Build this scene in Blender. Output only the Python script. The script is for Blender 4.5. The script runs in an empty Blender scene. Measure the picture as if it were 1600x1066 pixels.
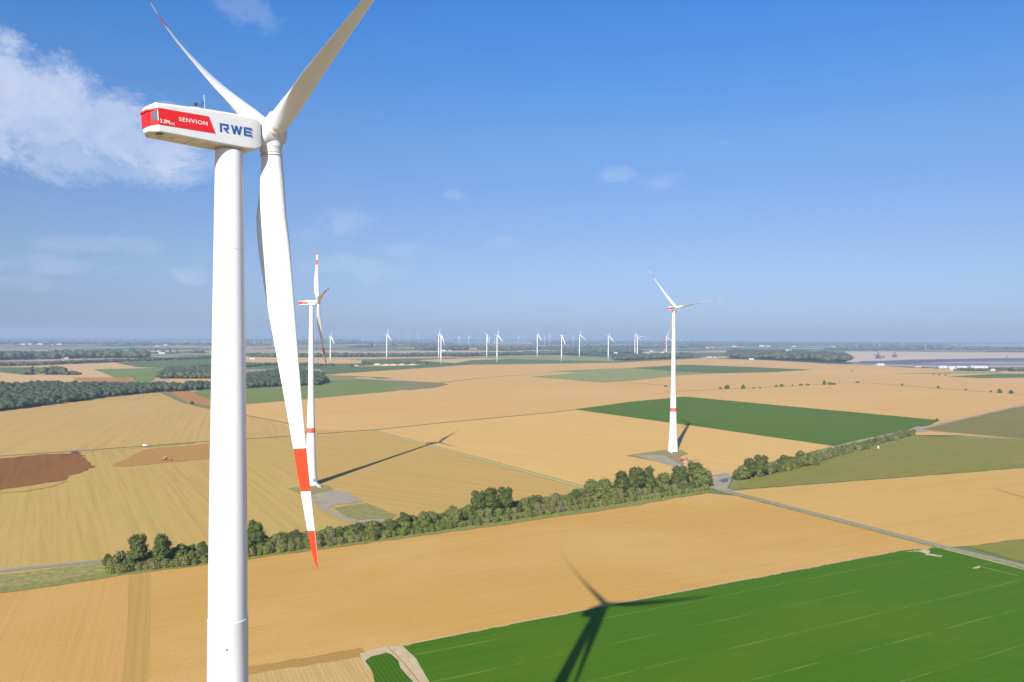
import bpy, bmesh, math, random
import numpy as np
from math import sin, cos, radians, pi, atan, atan2, asin, sqrt
from mathutils import Vector, Matrix
random.seed(7)
S = bpy.context.scene
COL = S.collection
# ------------------------------------------------------------------ camera
F, CH, YH, ROLL = 1200.0, 118.7, 528.0, 0.0045      # focal length in photo pixels, camera height, horizon row
PITCH = atan((533 - YH) / F)
cr, sr = cos(ROLL), sin(ROLL)
FW = Vector((0, cos(PITCH), -sin(PITCH))); UP0 = Vector((0, sin(PITCH), cos(PITCH)))
RT = Vector((1, 0, 0)) * cr + UP0 * sr
UP = -Vector((1, 0, 0)) * sr + UP0 * cr
cam = bpy.data.objects.new('camera', bpy.data.cameras.new('camera'))
COL.objects.link(cam)
cam.matrix_world = Matrix.Translation((0, 0, CH)) @ Matrix((RT, UP, -FW)).transposed().to_4x4()
cam.data.sensor_width = 36; cam.data.lens = F / 1600 * 36
cam.data.clip_start = 1; cam.data.clip_end = 120000
S.camera = cam
# ------------------------------------------------------------------ sun, sky, exposure
SUN_AZ, SUN_EL = 16.4, 29.2          # direction in which shadows run (clockwise from +Y), height of the sun
S.view_settings.view_transform = 'Standard'; S.view_settings.look = 'None'
S.view_settings.exposure = 0.98; S.view_settings.gamma = 1
S.cycles.use_denoising = True
S.cycles.max_bounces = 5; S.cycles.volume_bounces = 0
S.cycles.sample_clamp_indirect = 4
sun = bpy.data.objects.new('sun', bpy.data.lights.new('sun', 'SUN')); COL.objects.link(sun)
sun.data.energy = 4.2; sun.data.angle = radians(0.5); sun.data.color = (1, 0.95, 0.87)
sd = Vector((sin(radians(SUN_AZ)) * cos(radians(SUN_EL)), cos(radians(SUN_AZ)) * cos(radians(SUN_EL)), -sin(radians(SUN_EL))))
sun.rotation_mode = 'QUATERNION'; sun.rotation_quaternion = sd.to_track_quat('-Z', 'Y')
sun.location = (-300, -900, 700)
W = bpy.data.worlds.new('World'); S.world = W; W.use_nodes = True
wn, wl = W.node_tree.nodes, W.node_tree.links
wn.clear()
def M_(nt, op, a, b=None, c=None, clamp=False):
    n = nt.nodes.new('ShaderNodeMath'); n.operation = op; n.use_clamp = clamp
    for i, v in enumerate((a, b, c)):
        if v is None: continue
        if isinstance(v, (int, float)): n.inputs[i].default_value = v
        else: nt.links.new(v, n.inputs[i])
    return n.outputs[0]
nt = W.node_tree
sky = wn.new('ShaderNodeTexSky'); sky.sky_type = 'NISHITA'; sky.sun_disc = False
sky.sun_elevation = radians(SUN_EL); sky.sun_rotation = radians(180 + SUN_AZ)
sky.altitude = 100; sky.air_density = 1.0; sky.dust_density = 0.6; sky.ozone_density = 4.0
tc = wn.new('ShaderNodeTexCoord'); sp = wn.new('ShaderNodeSeparateXYZ'); wl.new(tc.outputs['Generated'], sp.inputs[0])
AZ = M_(nt, 'ARCTAN2', sp.outputs[0], sp.outputs[1]); EL = M_(nt, 'ARCSINE', sp.outputs[2])
cb = wn.new('ShaderNodeCombineXYZ'); wl.new(AZ, cb.inputs[0]); wl.new(EL, cb.inputs[1])
def noise(nt, vec, scale, detail=6, rough=.6, dist=0.0):
    n = nt.nodes.new('ShaderNodeTexNoise'); n.inputs['Scale'].default_value = scale
    n.inputs['Detail'].default_value = detail; n.inputs['Roughness'].default_value = rough
    n.inputs['Distortion'].default_value = dist
    if vec is not None: nt.links.new(vec, n.inputs['Vector'])
    return n.outputs['Fac']
cm_ = wn.new('ShaderNodeMapping'); cm_.inputs['Scale'].default_value = (1, 1.5, 1); wl.new(cb.outputs[0], cm_.inputs[0])
n1 = noise(nt, cm_.outputs[0], 11, 10, .64, .5); n2 = noise(nt, cm_.outputs[0], 46, 8, .7, .3)
nz = M_(nt, 'ADD', M_(nt, 'MULTIPLY', M_(nt, 'SUBTRACT', n1, .5), 3.4), M_(nt, 'MULTIPLY', M_(nt, 'SUBTRACT', n2, .5), 1.9))
# clouds: (centre column, row, half width, half height in photo pixels, strength), turned into directions in the sky
def sky_dir(x, y):
    v = FW + RT * ((x - 800) / F) + UP * ((533 - y) / F); v.normalize()
    return atan2(v.x, v.y), asin(v.z)
PUFFS = [(-20, 150, 95, 85, 1), (75, 175, 105, 75, 1), (165, 205, 95, 68, 1), (240, 215, 65, 55, .9), (-60, 190, 90, 60, 1), (185, 258, 130, 30, .62), (285, 255, 62, 30, .42), (110, 235, 85, 50, .8),
         (385, 12, 45, 34, .25), (415, 35, 22, 22, .2), (545, 345, 48, 26, .35), (305, 428, 32, 18, .42), (130, 380, 60, 16, .3), (220, 385, 40, 14, .2),
         (90, 418, 90, 16, .3), (640, 392, 60, 18, .22), (1045, 278, 46, 18, .3), (972, 270, 28, 12, .3), (1135, 222, 18, 7, .15), (708, 305, 20, 8, .25),
         (560, 420, 110, 22, .22), (790, 378, 30, 12, .15), (480, 365, 30, 12, .2), (30, 440, 80, 14, .2)]
dens = None
for (x, y, rx, ry, k) in PUFFS:
    a0, e0 = sky_dir(x, y); ra = rx / F; re = ry / F
    da = M_(nt, 'DIVIDE', M_(nt, 'SUBTRACT', AZ, a0), ra); de = M_(nt, 'DIVIDE', M_(nt, 'SUBTRACT', EL, e0), re)
    r = M_(nt, 'SQRT', M_(nt, 'ADD', M_(nt, 'MULTIPLY', da, da), M_(nt, 'MULTIPLY', de, de)))
    core = M_(nt, 'SUBTRACT', 1.0, r)
    val = M_(nt, 'ADD', M_(nt, 'MULTIPLY', core, 1.2 if k > .5 else 1.0), M_(nt, 'MULTIPLY', nz, .62 if k > .5 else .85))
    val = M_(nt, 'MULTIPLY', M_(nt, 'MULTIPLY', val, 1.8 if k > .5 else 1.5, clamp=True), k)
    dens = val if dens is None else M_(nt, 'MAXIMUM', dens, val)
den = M_(nt, 'MULTIPLY', dens, .68)
tone = wn.new('ShaderNodeMix'); tone.data_type = 'RGBA'
tone.inputs[6].default_value = (4.0, 5.0, 7.3, 1); tone.inputs[7].default_value = (6.6, 7.1, 8.3, 1)
wl.new(M_(nt, 'ADD', M_(nt, 'MULTIPLY', M_(nt, 'SUBTRACT', n1, .5), 3.0), .5, clamp=True), tone.inputs[0])
# the clear summer sky is deeper overhead and duller at the horizon than the model's: grade it by elevation
gr = wn.new('ShaderNodeValToRGB'); ge = gr.color_ramp.elements
stops = [(-.3, (.57, .66, 1.0)), (.8, (.57, .68, 1.08)), (3, (.62, .67, .98)), (6, (.70, .715, .90)), (10, (.71, .785, .97)), (14.5, (.70, .88, 1.12)), (22.4, (.42, .94, 1.40)), (40, (.45, .9, 1.3))]
ge[0].position = 0; ge[0].color = stops[0][1] + (1,); ge[1].position = 1; ge[1].color = stops[-1][1] + (1,)
for d_, c_ in stops[1:-1]: q_ = ge.new(d_ / 40); q_.color = c_ + (1,)
wl.new(M_(nt, 'DIVIDE', EL, radians(40), clamp=True), gr.inputs[0])
gm = wn.new('ShaderNodeMix'); gm.data_type = 'RGBA'; gm.blend_type = 'MULTIPLY'; gm.inputs[0].default_value = 1
wl.new(sky.outputs[0], gm.inputs[6]); wl.new(gr.outputs[0], gm.inputs[7])
mx = wn.new('ShaderNodeMix'); mx.data_type = 'RGBA'
def mr(v, a, b, lo, hi):
    n = wn.new('ShaderNodeMapRange'); n.clamp = True
    for k_, x_ in (('From Min', a), ('From Max', b), ('To Min', lo), ('To Max', hi)): n.inputs[k_].default_value = x_
    wl.new(v, n.inputs['Value']); return n.outputs[0]
# the low sky is duller towards the left (west) than towards the right
dull = M_(nt, 'SUBTRACT', 1.0, M_(nt, 'MULTIPLY', mr(AZ, -.62, -.1, .2, 0.0), mr(EL, 0.0, .09, 1.0, 0.0)))
gd_ = wn.new('ShaderNodeVectorMath'); gd_.operation = 'SCALE'; wl.new(gm.outputs[2], gd_.inputs[0]); wl.new(dull, gd_.inputs['Scale'])
wl.new(den, mx.inputs[0]); wl.new(gd_.outputs[0], mx.inputs[6]); wl.new(tone.outputs[2], mx.inputs[7])
bg = wn.new('ShaderNodeBackground'); bg.inputs['Strength'].default_value = 0.06
wo = wn.new('ShaderNodeOutputWorld'); wl.new(mx.outputs[2], bg.inputs[0]); wl.new(bg.outputs[0], wo.inputs[0])
# ------------------------------------------------------------------ helpers
def G(x, y, z=0.0):
    "where the line of sight through a photo pixel meets the ground plane"
    v = FW + RT * ((x - 800) / F) + UP * ((533 - y) / F)
    t = (z - CH) / v.z
    return Vector((v.x * t, v.y * t, z))
def tag(o, label=None, cat=None, group=None, kind=None):
    if label: o['label'] = label
    if cat: o['category'] = cat
    if group: o['group'] = group
    if kind: o['kind'] = kind
    return o
def empty(name, loc=(0, 0, 0), rz=0):
    o = bpy.data.objects.new(name, None); COL.objects.link(o); o.location = loc; o.rotation_euler = (0, 0, rz); o.empty_display_size = 1
    return o
class MB:
    def __init__(s): s.v = []; s.f = []; s.m = []
    def add(s, vs, fs, mi=0, T=None):
        b = len(s.v)
        for v in vs:
            v = Vector(v); s.v.append(tuple(T @ v if T else v))
        for f in fs: s.f.append(tuple(b + i for i in f)); s.m.append(mi)
    def box(s, x0, x1, y0, y1, z0, z1, mi=0, T=None):
        s.add([(x0,y0,z0),(x1,y0,z0),(x1,y1,z0),(x0,y1,z0),(x0,y0,z1),(x1,y0,z1),(x1,y1,z1),(x0,y1,z1)],
              [(0,3,2,1),(4,5,6,7),(0,1,5,4),(1,2,6,5),(2,3,7,6),(3,0,4,7)], mi, T)
    def rings(s, rings, cap0=True, cap1=True, mi=0, mats=None):
        n = len(rings[0]); b = len(s.v)
        for r in rings:
            for v in r: s.v.append(tuple(v))
        for i in range(len(rings) - 1):
            for j in range(n):
                k = (j + 1) % n
                s.f.append((b + i*n + j, b + i*n + k, b + (i+1)*n + k, b + (i+1)*n + j)); s.m.append(mats(i, j) if mats else mi)
        if cap0: s.f.append(tuple(b + j for j in reversed(range(n)))); s.m.append(mats(0, 0) if mats else mi)
        if cap1: s.f.append(tuple(b + (len(rings)-1)*n + j for j in range(n))); s.m.append(mats(len(rings)-2, 0) if mats else mi)
    def lathe(s, prof, n=24, T=None, mi=0, mats=None):
        R = []
        for (r, z) in prof:
            ring = [Vector((r*cos(2*pi*j/n), r*sin(2*pi*j/n), z)) for j in range(n)]
            R.append([T @ v for v in ring] if T else ring)
        s.rings(R, mi=mi, mats=mats)
    def tube(s, a, b, r, n=8, r2=None, mi=0):
        a = Vector(a); b = Vector(b); T = Matrix.Translation(a) @ (b - a).to_track_quat('Z', 'Y').to_matrix().to_4x4()
        s.lathe([(r, 0), (r if r2 is None else r2, (b - a).length)], n, T, mi)
    def mesh(s, name, mats, smooth=False):
        me = bpy.data.meshes.new(name); me.from_pydata(s.v, [], s.f)
        for m in (mats if isinstance(mats, (list, tuple)) else [mats]): me.materials.append(m)
        if any(s.m): me.polygons.foreach_set('material_index', s.m)
        if smooth: me.shade_smooth()
        me.update(); return me
    def build(s, name, mats, parent=None, smooth=False, M=None):
        o = bpy.data.objects.new(name, s.mesh(name, mats, smooth)); COL.objects.link(o)
        if parent: o.parent = parent
        if M is not None: o.matrix_local = M
        return o
def child(name, mesh, parent, M=None):
    o = bpy.data.objects.new(name, mesh); COL.objects.link(o); o.parent = parent
    if M is not None: o.matrix_local = M
    return o
# ------------------------------------------------------------------ materials
def newmat(name):
    m = bpy.data.materials.new(name); m.use_nodes = True
    nt = m.node_tree; b = nt.nodes['Principled BSDF']
    return m, nt, b
def mix(nt, fac, a, b, mode='MIX'):
    n = nt.nodes.new('ShaderNodeMix'); n.data_type = 'RGBA'; n.blend_type = mode
    for i, v in ((0, fac), (6, a), (7, b)):
        if isinstance(v, (int, float)): n.inputs[i].default_value = v
        elif isinstance(v, tuple): n.inputs[i].default_value = v if len(v) == 4 else v + (1,)
        else: nt.links.new(v, n.inputs[i])
    return n.outputs[2]
def ramp(nt, fac, lo, hi):
    n = nt.nodes.new('ShaderNodeMapRange'); n.clamp = True; n.interpolation_type = 'SMOOTHSTEP'
    n.inputs['From Min'].default_value = lo; n.inputs['From Max'].default_value = hi
    nt.links.new(fac, n.inputs['Value']); return n.outputs[0]
def paint(name, col, rough=.4, var=.05, scale=.6, streak=False):
    m, nt, b = newmat(name)
    tc = nt.nodes.new('ShaderNodeTexCoord'); mp = nt.nodes.new('ShaderNodeMapping'); nt.links.new(tc.outputs['Object'], mp.inputs[0])
    mp.inputs['Scale'].default_value = (1, 1, .08) if streak else (1, 1, 1)
    n = noise(nt, mp.outputs[0], scale, 6, .6)
    c = mix(nt, ramp(nt, n, .35, .75), col, tuple(x * (1 - var) for x in col))
    nt.links.new(c, b.inputs['Base Color']); b.inputs['Roughness'].default_value = rough
    return m
WHITE = paint('white_gelcoat', (.68, .685, .685), .38, .07, .35, True)
NACW = paint('nacelle_white', (.63, .635, .63), .42, .1, .8)
UNDER = paint('mottled_beige', (.62, .58, .48), .6, .3, .7)  # uneven beige for the nacelle belly and small fittings
RED = paint('signal_red', (.66, .014, .012), .4, .1, .6)
ORED = paint('orange_red', (.72, .052, .014), .4, .1, .6)
BLUE = paint('logo_blue', (.01, .09, .36), .5, .04)
DARK = paint('dark_metal', (.06, .06, .07), .5, .2)
GREY = paint('grey_metal', (.3, .31, .33), .45, .2)
SEAL = paint('grey_seal', (.4, .41, .42), .6, .2)
GLASS = paint('tinted_panel', (.13, .13, .13), .2, .2)
TYRE = paint('tyre_rubber', (.03, .03, .03), .8, .2)
ORANGE = paint('orange_paint', (.55, .17, .05), .45, .15)
FARRED = paint('faded_red', (.6, .1, .07), .5, .1)
ROOFR = paint('roof_tiles', (.28, .12, .08), .8, .3)
WALLW = paint('light_render', (.5, .49, .45), .8, .1)
ROOFG = paint('pale_sheet_roof', (.46, .48, .50), .6, .1)
STEEL = paint('mine_steel', (.1, .07, .14), .6, .2)
def wpos(nt, ang=0, sx=1, sy=1):
    g = nt.nodes.new('ShaderNodeNewGeometry'); mp = nt.nodes.new('ShaderNodeMapping')
    # rotate so that local X runs across the rows and local Y along them (ang: heading of the rows, clockwise from +Y)
    r = nt.nodes.new('ShaderNodeVectorRotate'); r.rotation_type = 'Z_AXIS'; r.inputs['Angle'].default_value = radians(ang)
    nt.links.new(g.outputs['Position'], r.inputs['Vector']); nt.links.new(r.outputs[0], mp.inputs[0])
    mp.inputs['Scale'].default_value = (sx, sy, 0.0)
    return mp.outputs[0]
TINT = {'stubble_foreground': (1.04, .98, .8), 'stubble_east': (1.1, 1.04, .82), 'stubble_turbine': (1.17, 1.11, .88), 'stubble_far': (1.14, 1.05, .79), 'stubble_pale': (1.1, 1.02, .8),
        'beet_green': (1.0, .88, .28), 'beet_rows': (.95, .85, .4), 'beet_deep': (2.2, 1.28, .7), 'ploughed_soil': (.84, .76, .5), 'worked_soil': (1, .92, .62), 'orange_soil': (1, .92, .7),
        'cover_crop_olive': (1.05, .94, .72), 'cover_crop_dull': (1.15, .98, .8), 'grass_green': (1.35, 1.05, .9), 'far_green': (1.35, 1.1, .8), 'far_pale_green': (1.15, 1.05, .8)}
def crop(name, c1, c2, c3, ang, w=6.0, along=180.0, rows=0.0, streak=.5, patch=120.0, patchamt=.5, rowamt=.3, swath=9.0, swamt=None):
    """stubble or growing crop: c1 main colour, c2 along-row streaks, c3 large patches; w = streak width in metres"""
    m, nt, b = newmat(name)
    k = TINT.get(name, (1.05, .98, .75) if name.startswith('stubble') else (1, 1, 1))
    c1, c2, c3 = [tuple(a_ * b_ for a_, b_ in zip(c, k)) for c in (c1, c2, c3)]
    st = noise(nt, wpos(nt, ang, 1 / w, 1 / along), 1.0, 5, .65)
    st2 = noise(nt, wpos(nt, ang, 2.6 / w, 6 / along), 1.0, 4, .6)
    big = noise(nt, wpos(nt, ang, 1 / patch, .6 / patch), 1.0, 5, .6, .4)
    fine = noise(nt, wpos(nt, 0, .9, .9), 1.0, 6, .75)
    col = mix(nt, M_(nt, 'MULTIPLY', ramp(nt, st, .42, .72), streak), c1, c2)
    col = mix(nt, M_(nt, 'MULTIPLY', ramp(nt, st2, .5, .8), streak * .6), col, c2)
    col = mix(nt, M_(nt, 'MULTIPLY', ramp(nt, big, .42, .68), patchamt), col, c3)
    # harvest swaths: straight parallel bands with finer lines between them, worn away in places
    if swath:
        sx_ = nt.nodes.new('ShaderNodeSeparateXYZ'); nt.links.new(wpos(nt, ang, 1, 1), sx_.inputs[0])
        wob_ = noise(nt, wpos(nt, ang, .01, .006), 1.0, 3)
        q_ = M_(nt, 'ADD', sx_.outputs[0], M_(nt, 'MULTIPLY', wob_, 5.0))
        b1 = M_(nt, 'SINE', M_(nt, 'MULTIPLY', q_, 2*pi / swath)); b2 = M_(nt, 'SINE', M_(nt, 'MULTIPLY', q_, 2*pi / (swath * .41)))
        tr_ = M_(nt, 'SUBTRACT', 1.0, ramp(nt, M_(nt, 'PINGPONG', q_, swath * 1.5), .25, .8))
        amt = swamt if swamt is not None else (.34 if name.startswith('stubble') else .2)
        wear = ramp(nt, noise(nt, wpos(nt, ang, .02, .008), 1.0, 5, .65), .35, .65)
        bands = M_(nt, 'MULTIPLY', M_(nt, 'ADD', M_(nt, 'MULTIPLY', M_(nt, 'ADD', b1, b2), .25), M_(nt, 'MULTIPLY', tr_, .9)), wear)
        col = mix(nt, M_(nt, 'MULTIPLY', bands, amt, clamp=True), col, tuple(x * y for x, y in zip(c1, (.72, .74, .66))))
    if rows:
        wv = nt.nodes.new('ShaderNodeTexWave'); wv.wave_type = 'BANDS'; wv.bands_direction = 'X'
        wv.inputs['Scale'].default_value = 1.0; wv.inputs['Distortion'].default_value = .6; wv.inputs['Detail'].default_value = 2
        nt.links.new(wpos(nt, ang, .314 / rows, .02), wv.inputs['Vector'])
        col = mix(nt, M_(nt, 'MULTIPLY', wv.outputs['Fac'], rowamt), col, tuple(x * .6 for x in c1))
    v = nt.nodes.new('ShaderNodeMapRange'); v.inputs['To Min'].default_value = .66; v.inputs['To Max'].default_value = 1.34
    nt.links.new(fine, v.inputs['Value'])
    hv = nt.nodes.new('ShaderNodeHueSaturation'); nt.links.new(v.outputs[0], hv.inputs['Value']); nt.links.new(col, hv.inputs['Color'])
    nt.links.new(hv.outputs[0], b.inputs['Base Color']); b.inputs['Roughness'].default_value = .9
    b.inputs['Specular IOR Level'].default_value = .06
    return m
def plain(name, c, c2, sc=.15, rough=.9):
    m, nt, b = newmat(name)
    n = noise(nt, wpos(nt, 0, sc, sc), 1.0, 7, .7)
    nt.links.new(mix(nt, ramp(nt, n, .3, .7), c, c2), b.inputs['Base Color']); b.inputs['Roughness'].default_value = rough
    b.inputs['Specular IOR Level'].default_value = .2
    return m
TAN = (.49, .292, .088); TAN2 = (.40, .245, .085); TAN3 = (.52, .335, .135)
TANf = (.53, .34, .165); OLV = (.40, .30, .115)
MS = {
 'fore': crop('stubble_foreground', TAN, (.40, .24, .082), (.55, .345, .15), 63, 3, 220, 0, .5, 110, .6),  # pale patches: field variation plus painted-in brightening from sun backscatter
 'fore_rows': crop('stubble_drilled', (.455, .28, .10), (.37, .235, .078), (.40, .265, .09), -24.7, 2.0, 600, 3.2, .7, 60, .3, .2, swath=6.4),
 'fore_left': crop('stubble_corner', (.49, .292, .105), (.43, .26, .082), TAN3, -24.7, 2.2, 500, 0, .6, 60, .35, swath=4.5),
 'dry': crop('stubble_pale_rows', (.50, .36, .18), (.4, .27, .11), TAN3, -24.7, 2, 60, 1.6, .6, 30, .4, .3),
 'dark_soil_and_shadow': crop('stubble_trodden_and_shadow', (.36, .22, .08), (.3, .18, .07), TAN2, 63, 2, 40, 0, .6, 20, .5),  # trodden stubble; also colours the painted shadow ribbon on the right
 'east': crop('stubble_east', (.48, .30, .112), (.41, .265, .085), (.51, .325, .13), 63, 6, 260, 0, .5, 150, .5),
 'left': crop('stubble_streaked', (.455, .31, .125), (.33, .25, .08), (.38, .32, .095), -31, 3.2, 200, 0, .8, 60, .5),
 'mid': crop('stubble_middle', (.46, .305, .12), (.34, .24, .08), (.41, .30, .10), -58, 3.2, 260, 0, .8, 110, .4),
 'upleft': crop('stubble_upper', (.47, .315, .135), (.37, .26, .095), (.42, .29, .11), -20, 4.5, 260, 0, .75, 120, .4),
 'tanB': crop('stubble_turbine', (.50, .32, .13), (.43, .27, .10), (.52, .34, .15), -58, 9, 300, 0, .45, 160, .4),
 'far': crop('stubble_far', (.50, .32, .145), (.44, .275, .115), (.53, .345, .17), 60, 16, 900, 0, .45, 420, .45),
 'far2': crop('stubble_pale', (.52, .35, .19), (.45, .30, .14), (.48, .36, .2), 40, 25, 900, 0, .5, 600, .5),
 'olive': crop('cover_crop_olive', (.20, .20, .052), (.27, .23, .075), (.155, .20, .05), 50, 7, 140, 0, .55, 80, .6),
 'olive2': crop('cover_crop_dull', (.17, .165, .055), (.21, .18, .07), (.14, .155, .05), 50, 10, 220, 0, .5, 120, .5),
 'green': crop('beet_green', (.052, .150, .008), (.070, .165, .014), (.085, .165, .016), 63, 3, 160, 0, .55, 50, .6, swath=3.0, swamt=.25),
 'greenr': crop('beet_rows', (.06, .165, .012), (.10, .15, .02), (.09, .16, .02), -24.7, 2, 40, 1.5, .4, 25, .3, .75, swath=None),
 'greenB': crop('beet_deep', (.035, .105, .018), (.05, .12, .022), (.042, .12, .016), -58, 6, 200, 0, .5, 120, .5),
 'greenM': crop('grass_green', (.12, .19, .055), (.16, .21, .075), (.10, .17, .045), -35, 10, 200, 0, .55, 120, .5),
 'greenF': crop('far_green', (.075, .13, .05), (.10, .15, .065), (.06, .11, .045), 60, 30, 800, 0, .5, 500, .5),
 'paleg': crop('far_pale_green', (.21, .24, .11), (.25, .26, .13), (.18, .22, .1), 60, 30, 800, 0, .5, 500, .5),
 'brown': crop('ploughed_soil', (.27, .125, .05), (.21, .095, .04), (.31, .155, .065), -31, 4, 120, 0, .55, 60, .5),
 'brown2': crop('worked_soil', (.40, .22, .09), (.34, .175, .07), (.42, .25, .11), 65, 4, 160, 0, .5, 60, .5),
 'orange': crop('orange_soil', (.40, .20, .08), (.36, .19, .08), (.43, .25, .11), -35, 6, 160, 0, .5, 60, .5),
 'verge': plain('grass_verge', (.17, .17, .04), (.36, .29, .10), .3),
 'vergeg': plain('green_verge', (.14, .16, .035), (.28, .245, .07), .35),
 'scrub': plain('scrub_grass', (.17, .16, .05), (.24, .19, .08), .12),
 'padgrass': plain('rough_pad_grass', (.18, .17, .045), (.30, .24, .09), .3),
 'gravel': plain('gravel_pad', (.27, .235, .17), (.37, .30, .20), .12),
 'road': plain('asphalt_lane', (.22, .21, .175), (.29, .27, .21), .4),
 'darkasph': plain('dark_asphalt', (.10, .10, .10), (.15, .14, .13), .4),
 'track': plain('dirt_track', (.52, .41, .25), (.44, .32, .17), .3),
 'trackg': plain('pale_grass_track', (.50, .42, .19), (.42, .36, .15), .2),
 'pile': plain('reddish_soil', (.28, .15, .1), (.36, .21, .14), .4),
 'mine': plain('mine_terrace', (.15, .14, .17), (.24, .21, .22), .004),
 'mine2': plain('mine_face', (.09, .085, .11), (.14, .12, .14), .006),
 'sand': plain('mine_sand', (.5, .36, .24), (.56, .42, .28), .003),
}
def patchwork():
    "far plain: strips of stubble, crops, grass and dark copses"
    m, nt, b = newmat('far_field_patchwork')
    v = nt.nodes.new('ShaderNodeTexVoronoi'); v.inputs['Scale'].default_value = 1.0; v.inputs['Randomness'].default_value = .9
    v.distance = 'CHEBYCHEV'
    nt.links.new(wpos(nt, 62, 1 / 420, 1 / 900), v.inputs['Vector'])
    s = nt.nodes.new('ShaderNodeSeparateColor'); nt.links.new(v.outputs['Color'], s.inputs[0])
    r = nt.nodes.new('ShaderNodeValToRGB'); r.color_ramp.interpolation = 'CONSTANT'
    e = r.color_ramp.elements
    cols = [(0, (.46, .31, .16)), (.2, (.13, .17, .07)), (.36, (.40, .30, .17)), (.5, (.20, .22, .10)), (.62, (.07, .12, .04)), (.72, (.43, .30, .17)), (.83, (.10, .15, .06)), (.93, (.30, .24, .14))]
    e[0].position = 0; e[0].color = cols[0][1] + (1,); e[1].position = cols[1][0]; e[1].color = cols[1][1] + (1,)
    for p, c in cols[2:]: x = e.new(p); x.color = c + (1,)
    nt.links.new(s.outputs[0], r.inputs[0])
    n = noise(nt, wpos(nt, 80, 1 / 2200, 1 / 5200), 1.0, 5, .62)
    n2 = noise(nt, wpos(nt, 0, 1 / 260, 1 / 260), 1.0, 4, .6)
    c = mix(nt, ramp(nt, M_(nt, 'ADD', n, M_(nt, 'MULTIPLY', M_(nt, 'SUBTRACT', n2, .5), .12)), .535, .56), r.outputs[0], (.035, .055, .022))
    nt.links.new(c, b.inputs['Base Color']); b.inputs['Roughness'].default_value = .95; b.inputs['Specular IOR Level'].default_value = .1
    return m
PATCH = patchwork()
def green_tram():
    "growing beet with thin bare wheel tracks and a few bare spots"
    m = MS['green']; nt = m.node_tree; b = nt.nodes['Principled BSDF']
    src = b.inputs['Base Color'].links[0].from_socket
    p = wpos(nt, 63, 1, 1); sx = nt.nodes.new('ShaderNodeSeparateXYZ'); nt.links.new(p, sx.inputs[0])
    wob = noise(nt, wpos(nt, 63, .02, .02), 1.0, 3)
    q = M_(nt, 'ADD', sx.outputs[0], M_(nt, 'MULTIPLY', wob, 1.6))
    fr = M_(nt, 'PINGPONG', M_(nt, 'ADD', q, TRAM0), TRAMW / 2)
    line = M_(nt, 'SUBTRACT', 1.0, ramp(nt, fr, .05, .38))
    br = ramp(nt, noise(nt, wpos(nt, 63, .12, .035), 1.0, 5, .7), .38, .62)
    spots = ramp(nt, noise(nt, wpos(nt, 63, .11, .05), 1.0, 6, .7), .76, .8)
    f = M_(nt, 'MAXIMUM', M_(nt, 'MULTIPLY', line, br), M_(nt, 'MULTIPLY', spots, .7))
    c = mix(nt, M_(nt, 'MULTIPLY', f, .48), src, (.34, .31, .11))
    nt.links.new(c, b.inputs['Base Color'])
TRAM0, TRAMW = 6.3, 24.0
green_tram()
def foliage(name, a, b_, c, tr=.15):
    m, nt, b = newmat(name)
    oi = nt.nodes.new('ShaderNodeObjectInfo')
    g = nt.nodes.new('ShaderNodeNewGeometry')
    n3 = nt.nodes.new('ShaderNodeTexNoise'); n3.inputs['Scale'].default_value = .16; n3.inputs['Detail'].default_value = 6; n3.inputs['Roughness'].default_value = .7
    nt.links.new(g.outputs['Position'], n3.inputs['Vector'])
    col = mix(nt, ramp(nt, n3.outputs['Fac'], .35, .7), a, b_)
    col = mix(nt, M_(nt, 'MULTIPLY', oi.outputs['Random'], .45), col, c)
    nt.links.new(col, b.inputs['Base Color']); b.inputs['Roughness'].default_value = .65; b.inputs['Specular IOR Level'].default_value = .25
    return m
LEAF = {
 'dark': foliage('leaves_dark', (.045, .062, .011), (.088, .110, .020), (.070, .084, .018)),
 'mid': foliage('leaves_mid', (.080, .100, .018), (.130, .148, .030), (.12, .12, .032)),
 'olive': foliage('leaves_olive', (.115, .125, .035), (.155, .155, .045), (.15, .13, .055)),
 'grey': foliage('leaves_greyish', (.13, .115, .05), (.16, .135, .06), (.12, .115, .045)),
 'bright': foliage('leaves_bright', (.10, .130, .018), (.135, .16, .028), (.12, .13, .03)),
 'wood': foliage('wood_leaves', (.036, .052, .022), (.066, .080, .030), (.05, .062, .026)),
 'woodfar': foliage('far_leaves', (.045, .060, .025), (.085, .095, .036), (.06, .07, .03)),
}
BARK = paint('bark', (.12, .09, .06), .9, .4, 2)
# ------------------------------------------------------------------ ground and fields
gd = MB(); n = 96; RG = 31000.0
gv = [(0, 0, 0)]; gf = []
for i, r in enumerate((150, 400, 1000, 2500, 6000, 12000, 20000, RG)):
    for j in range(n): gv.append((r * cos(2*pi*j/n), r * sin(2*pi*j/n), 0))
for j in range(n): gf.append((0, 1 + j, 1 + (j+1) % n))
for i in range(7):
    for j in range(n):
        a = 1 + i*n + j; c = 1 + i*n + (j+1) % n; gf.append((a, a + n, c + n, c))
gd.add(gv, gf)
tag(gd.build('ground', PATCH), 'flat farmland plain reaching the hazy horizon', kind='structure')
PLACED = []
def lay(P):
    "height of a sheet: a few millimetres above the sheets it lies on (a little more far away)"
    x0 = min(p.x for p in P); x1 = max(p.x for p in P); y0 = min(p.y for p in P); y1 = max(p.y for p in P)
    below = [b[4] for b in PLACED if b[0] < x1 and b[1] > x0 and b[2] < y1 and b[3] > y0]
    z = max(below, default=0) + (.005 if y0 < 900 else .02)
    PLACED.append((x0, x1, y0, y1, z)); return z
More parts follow.
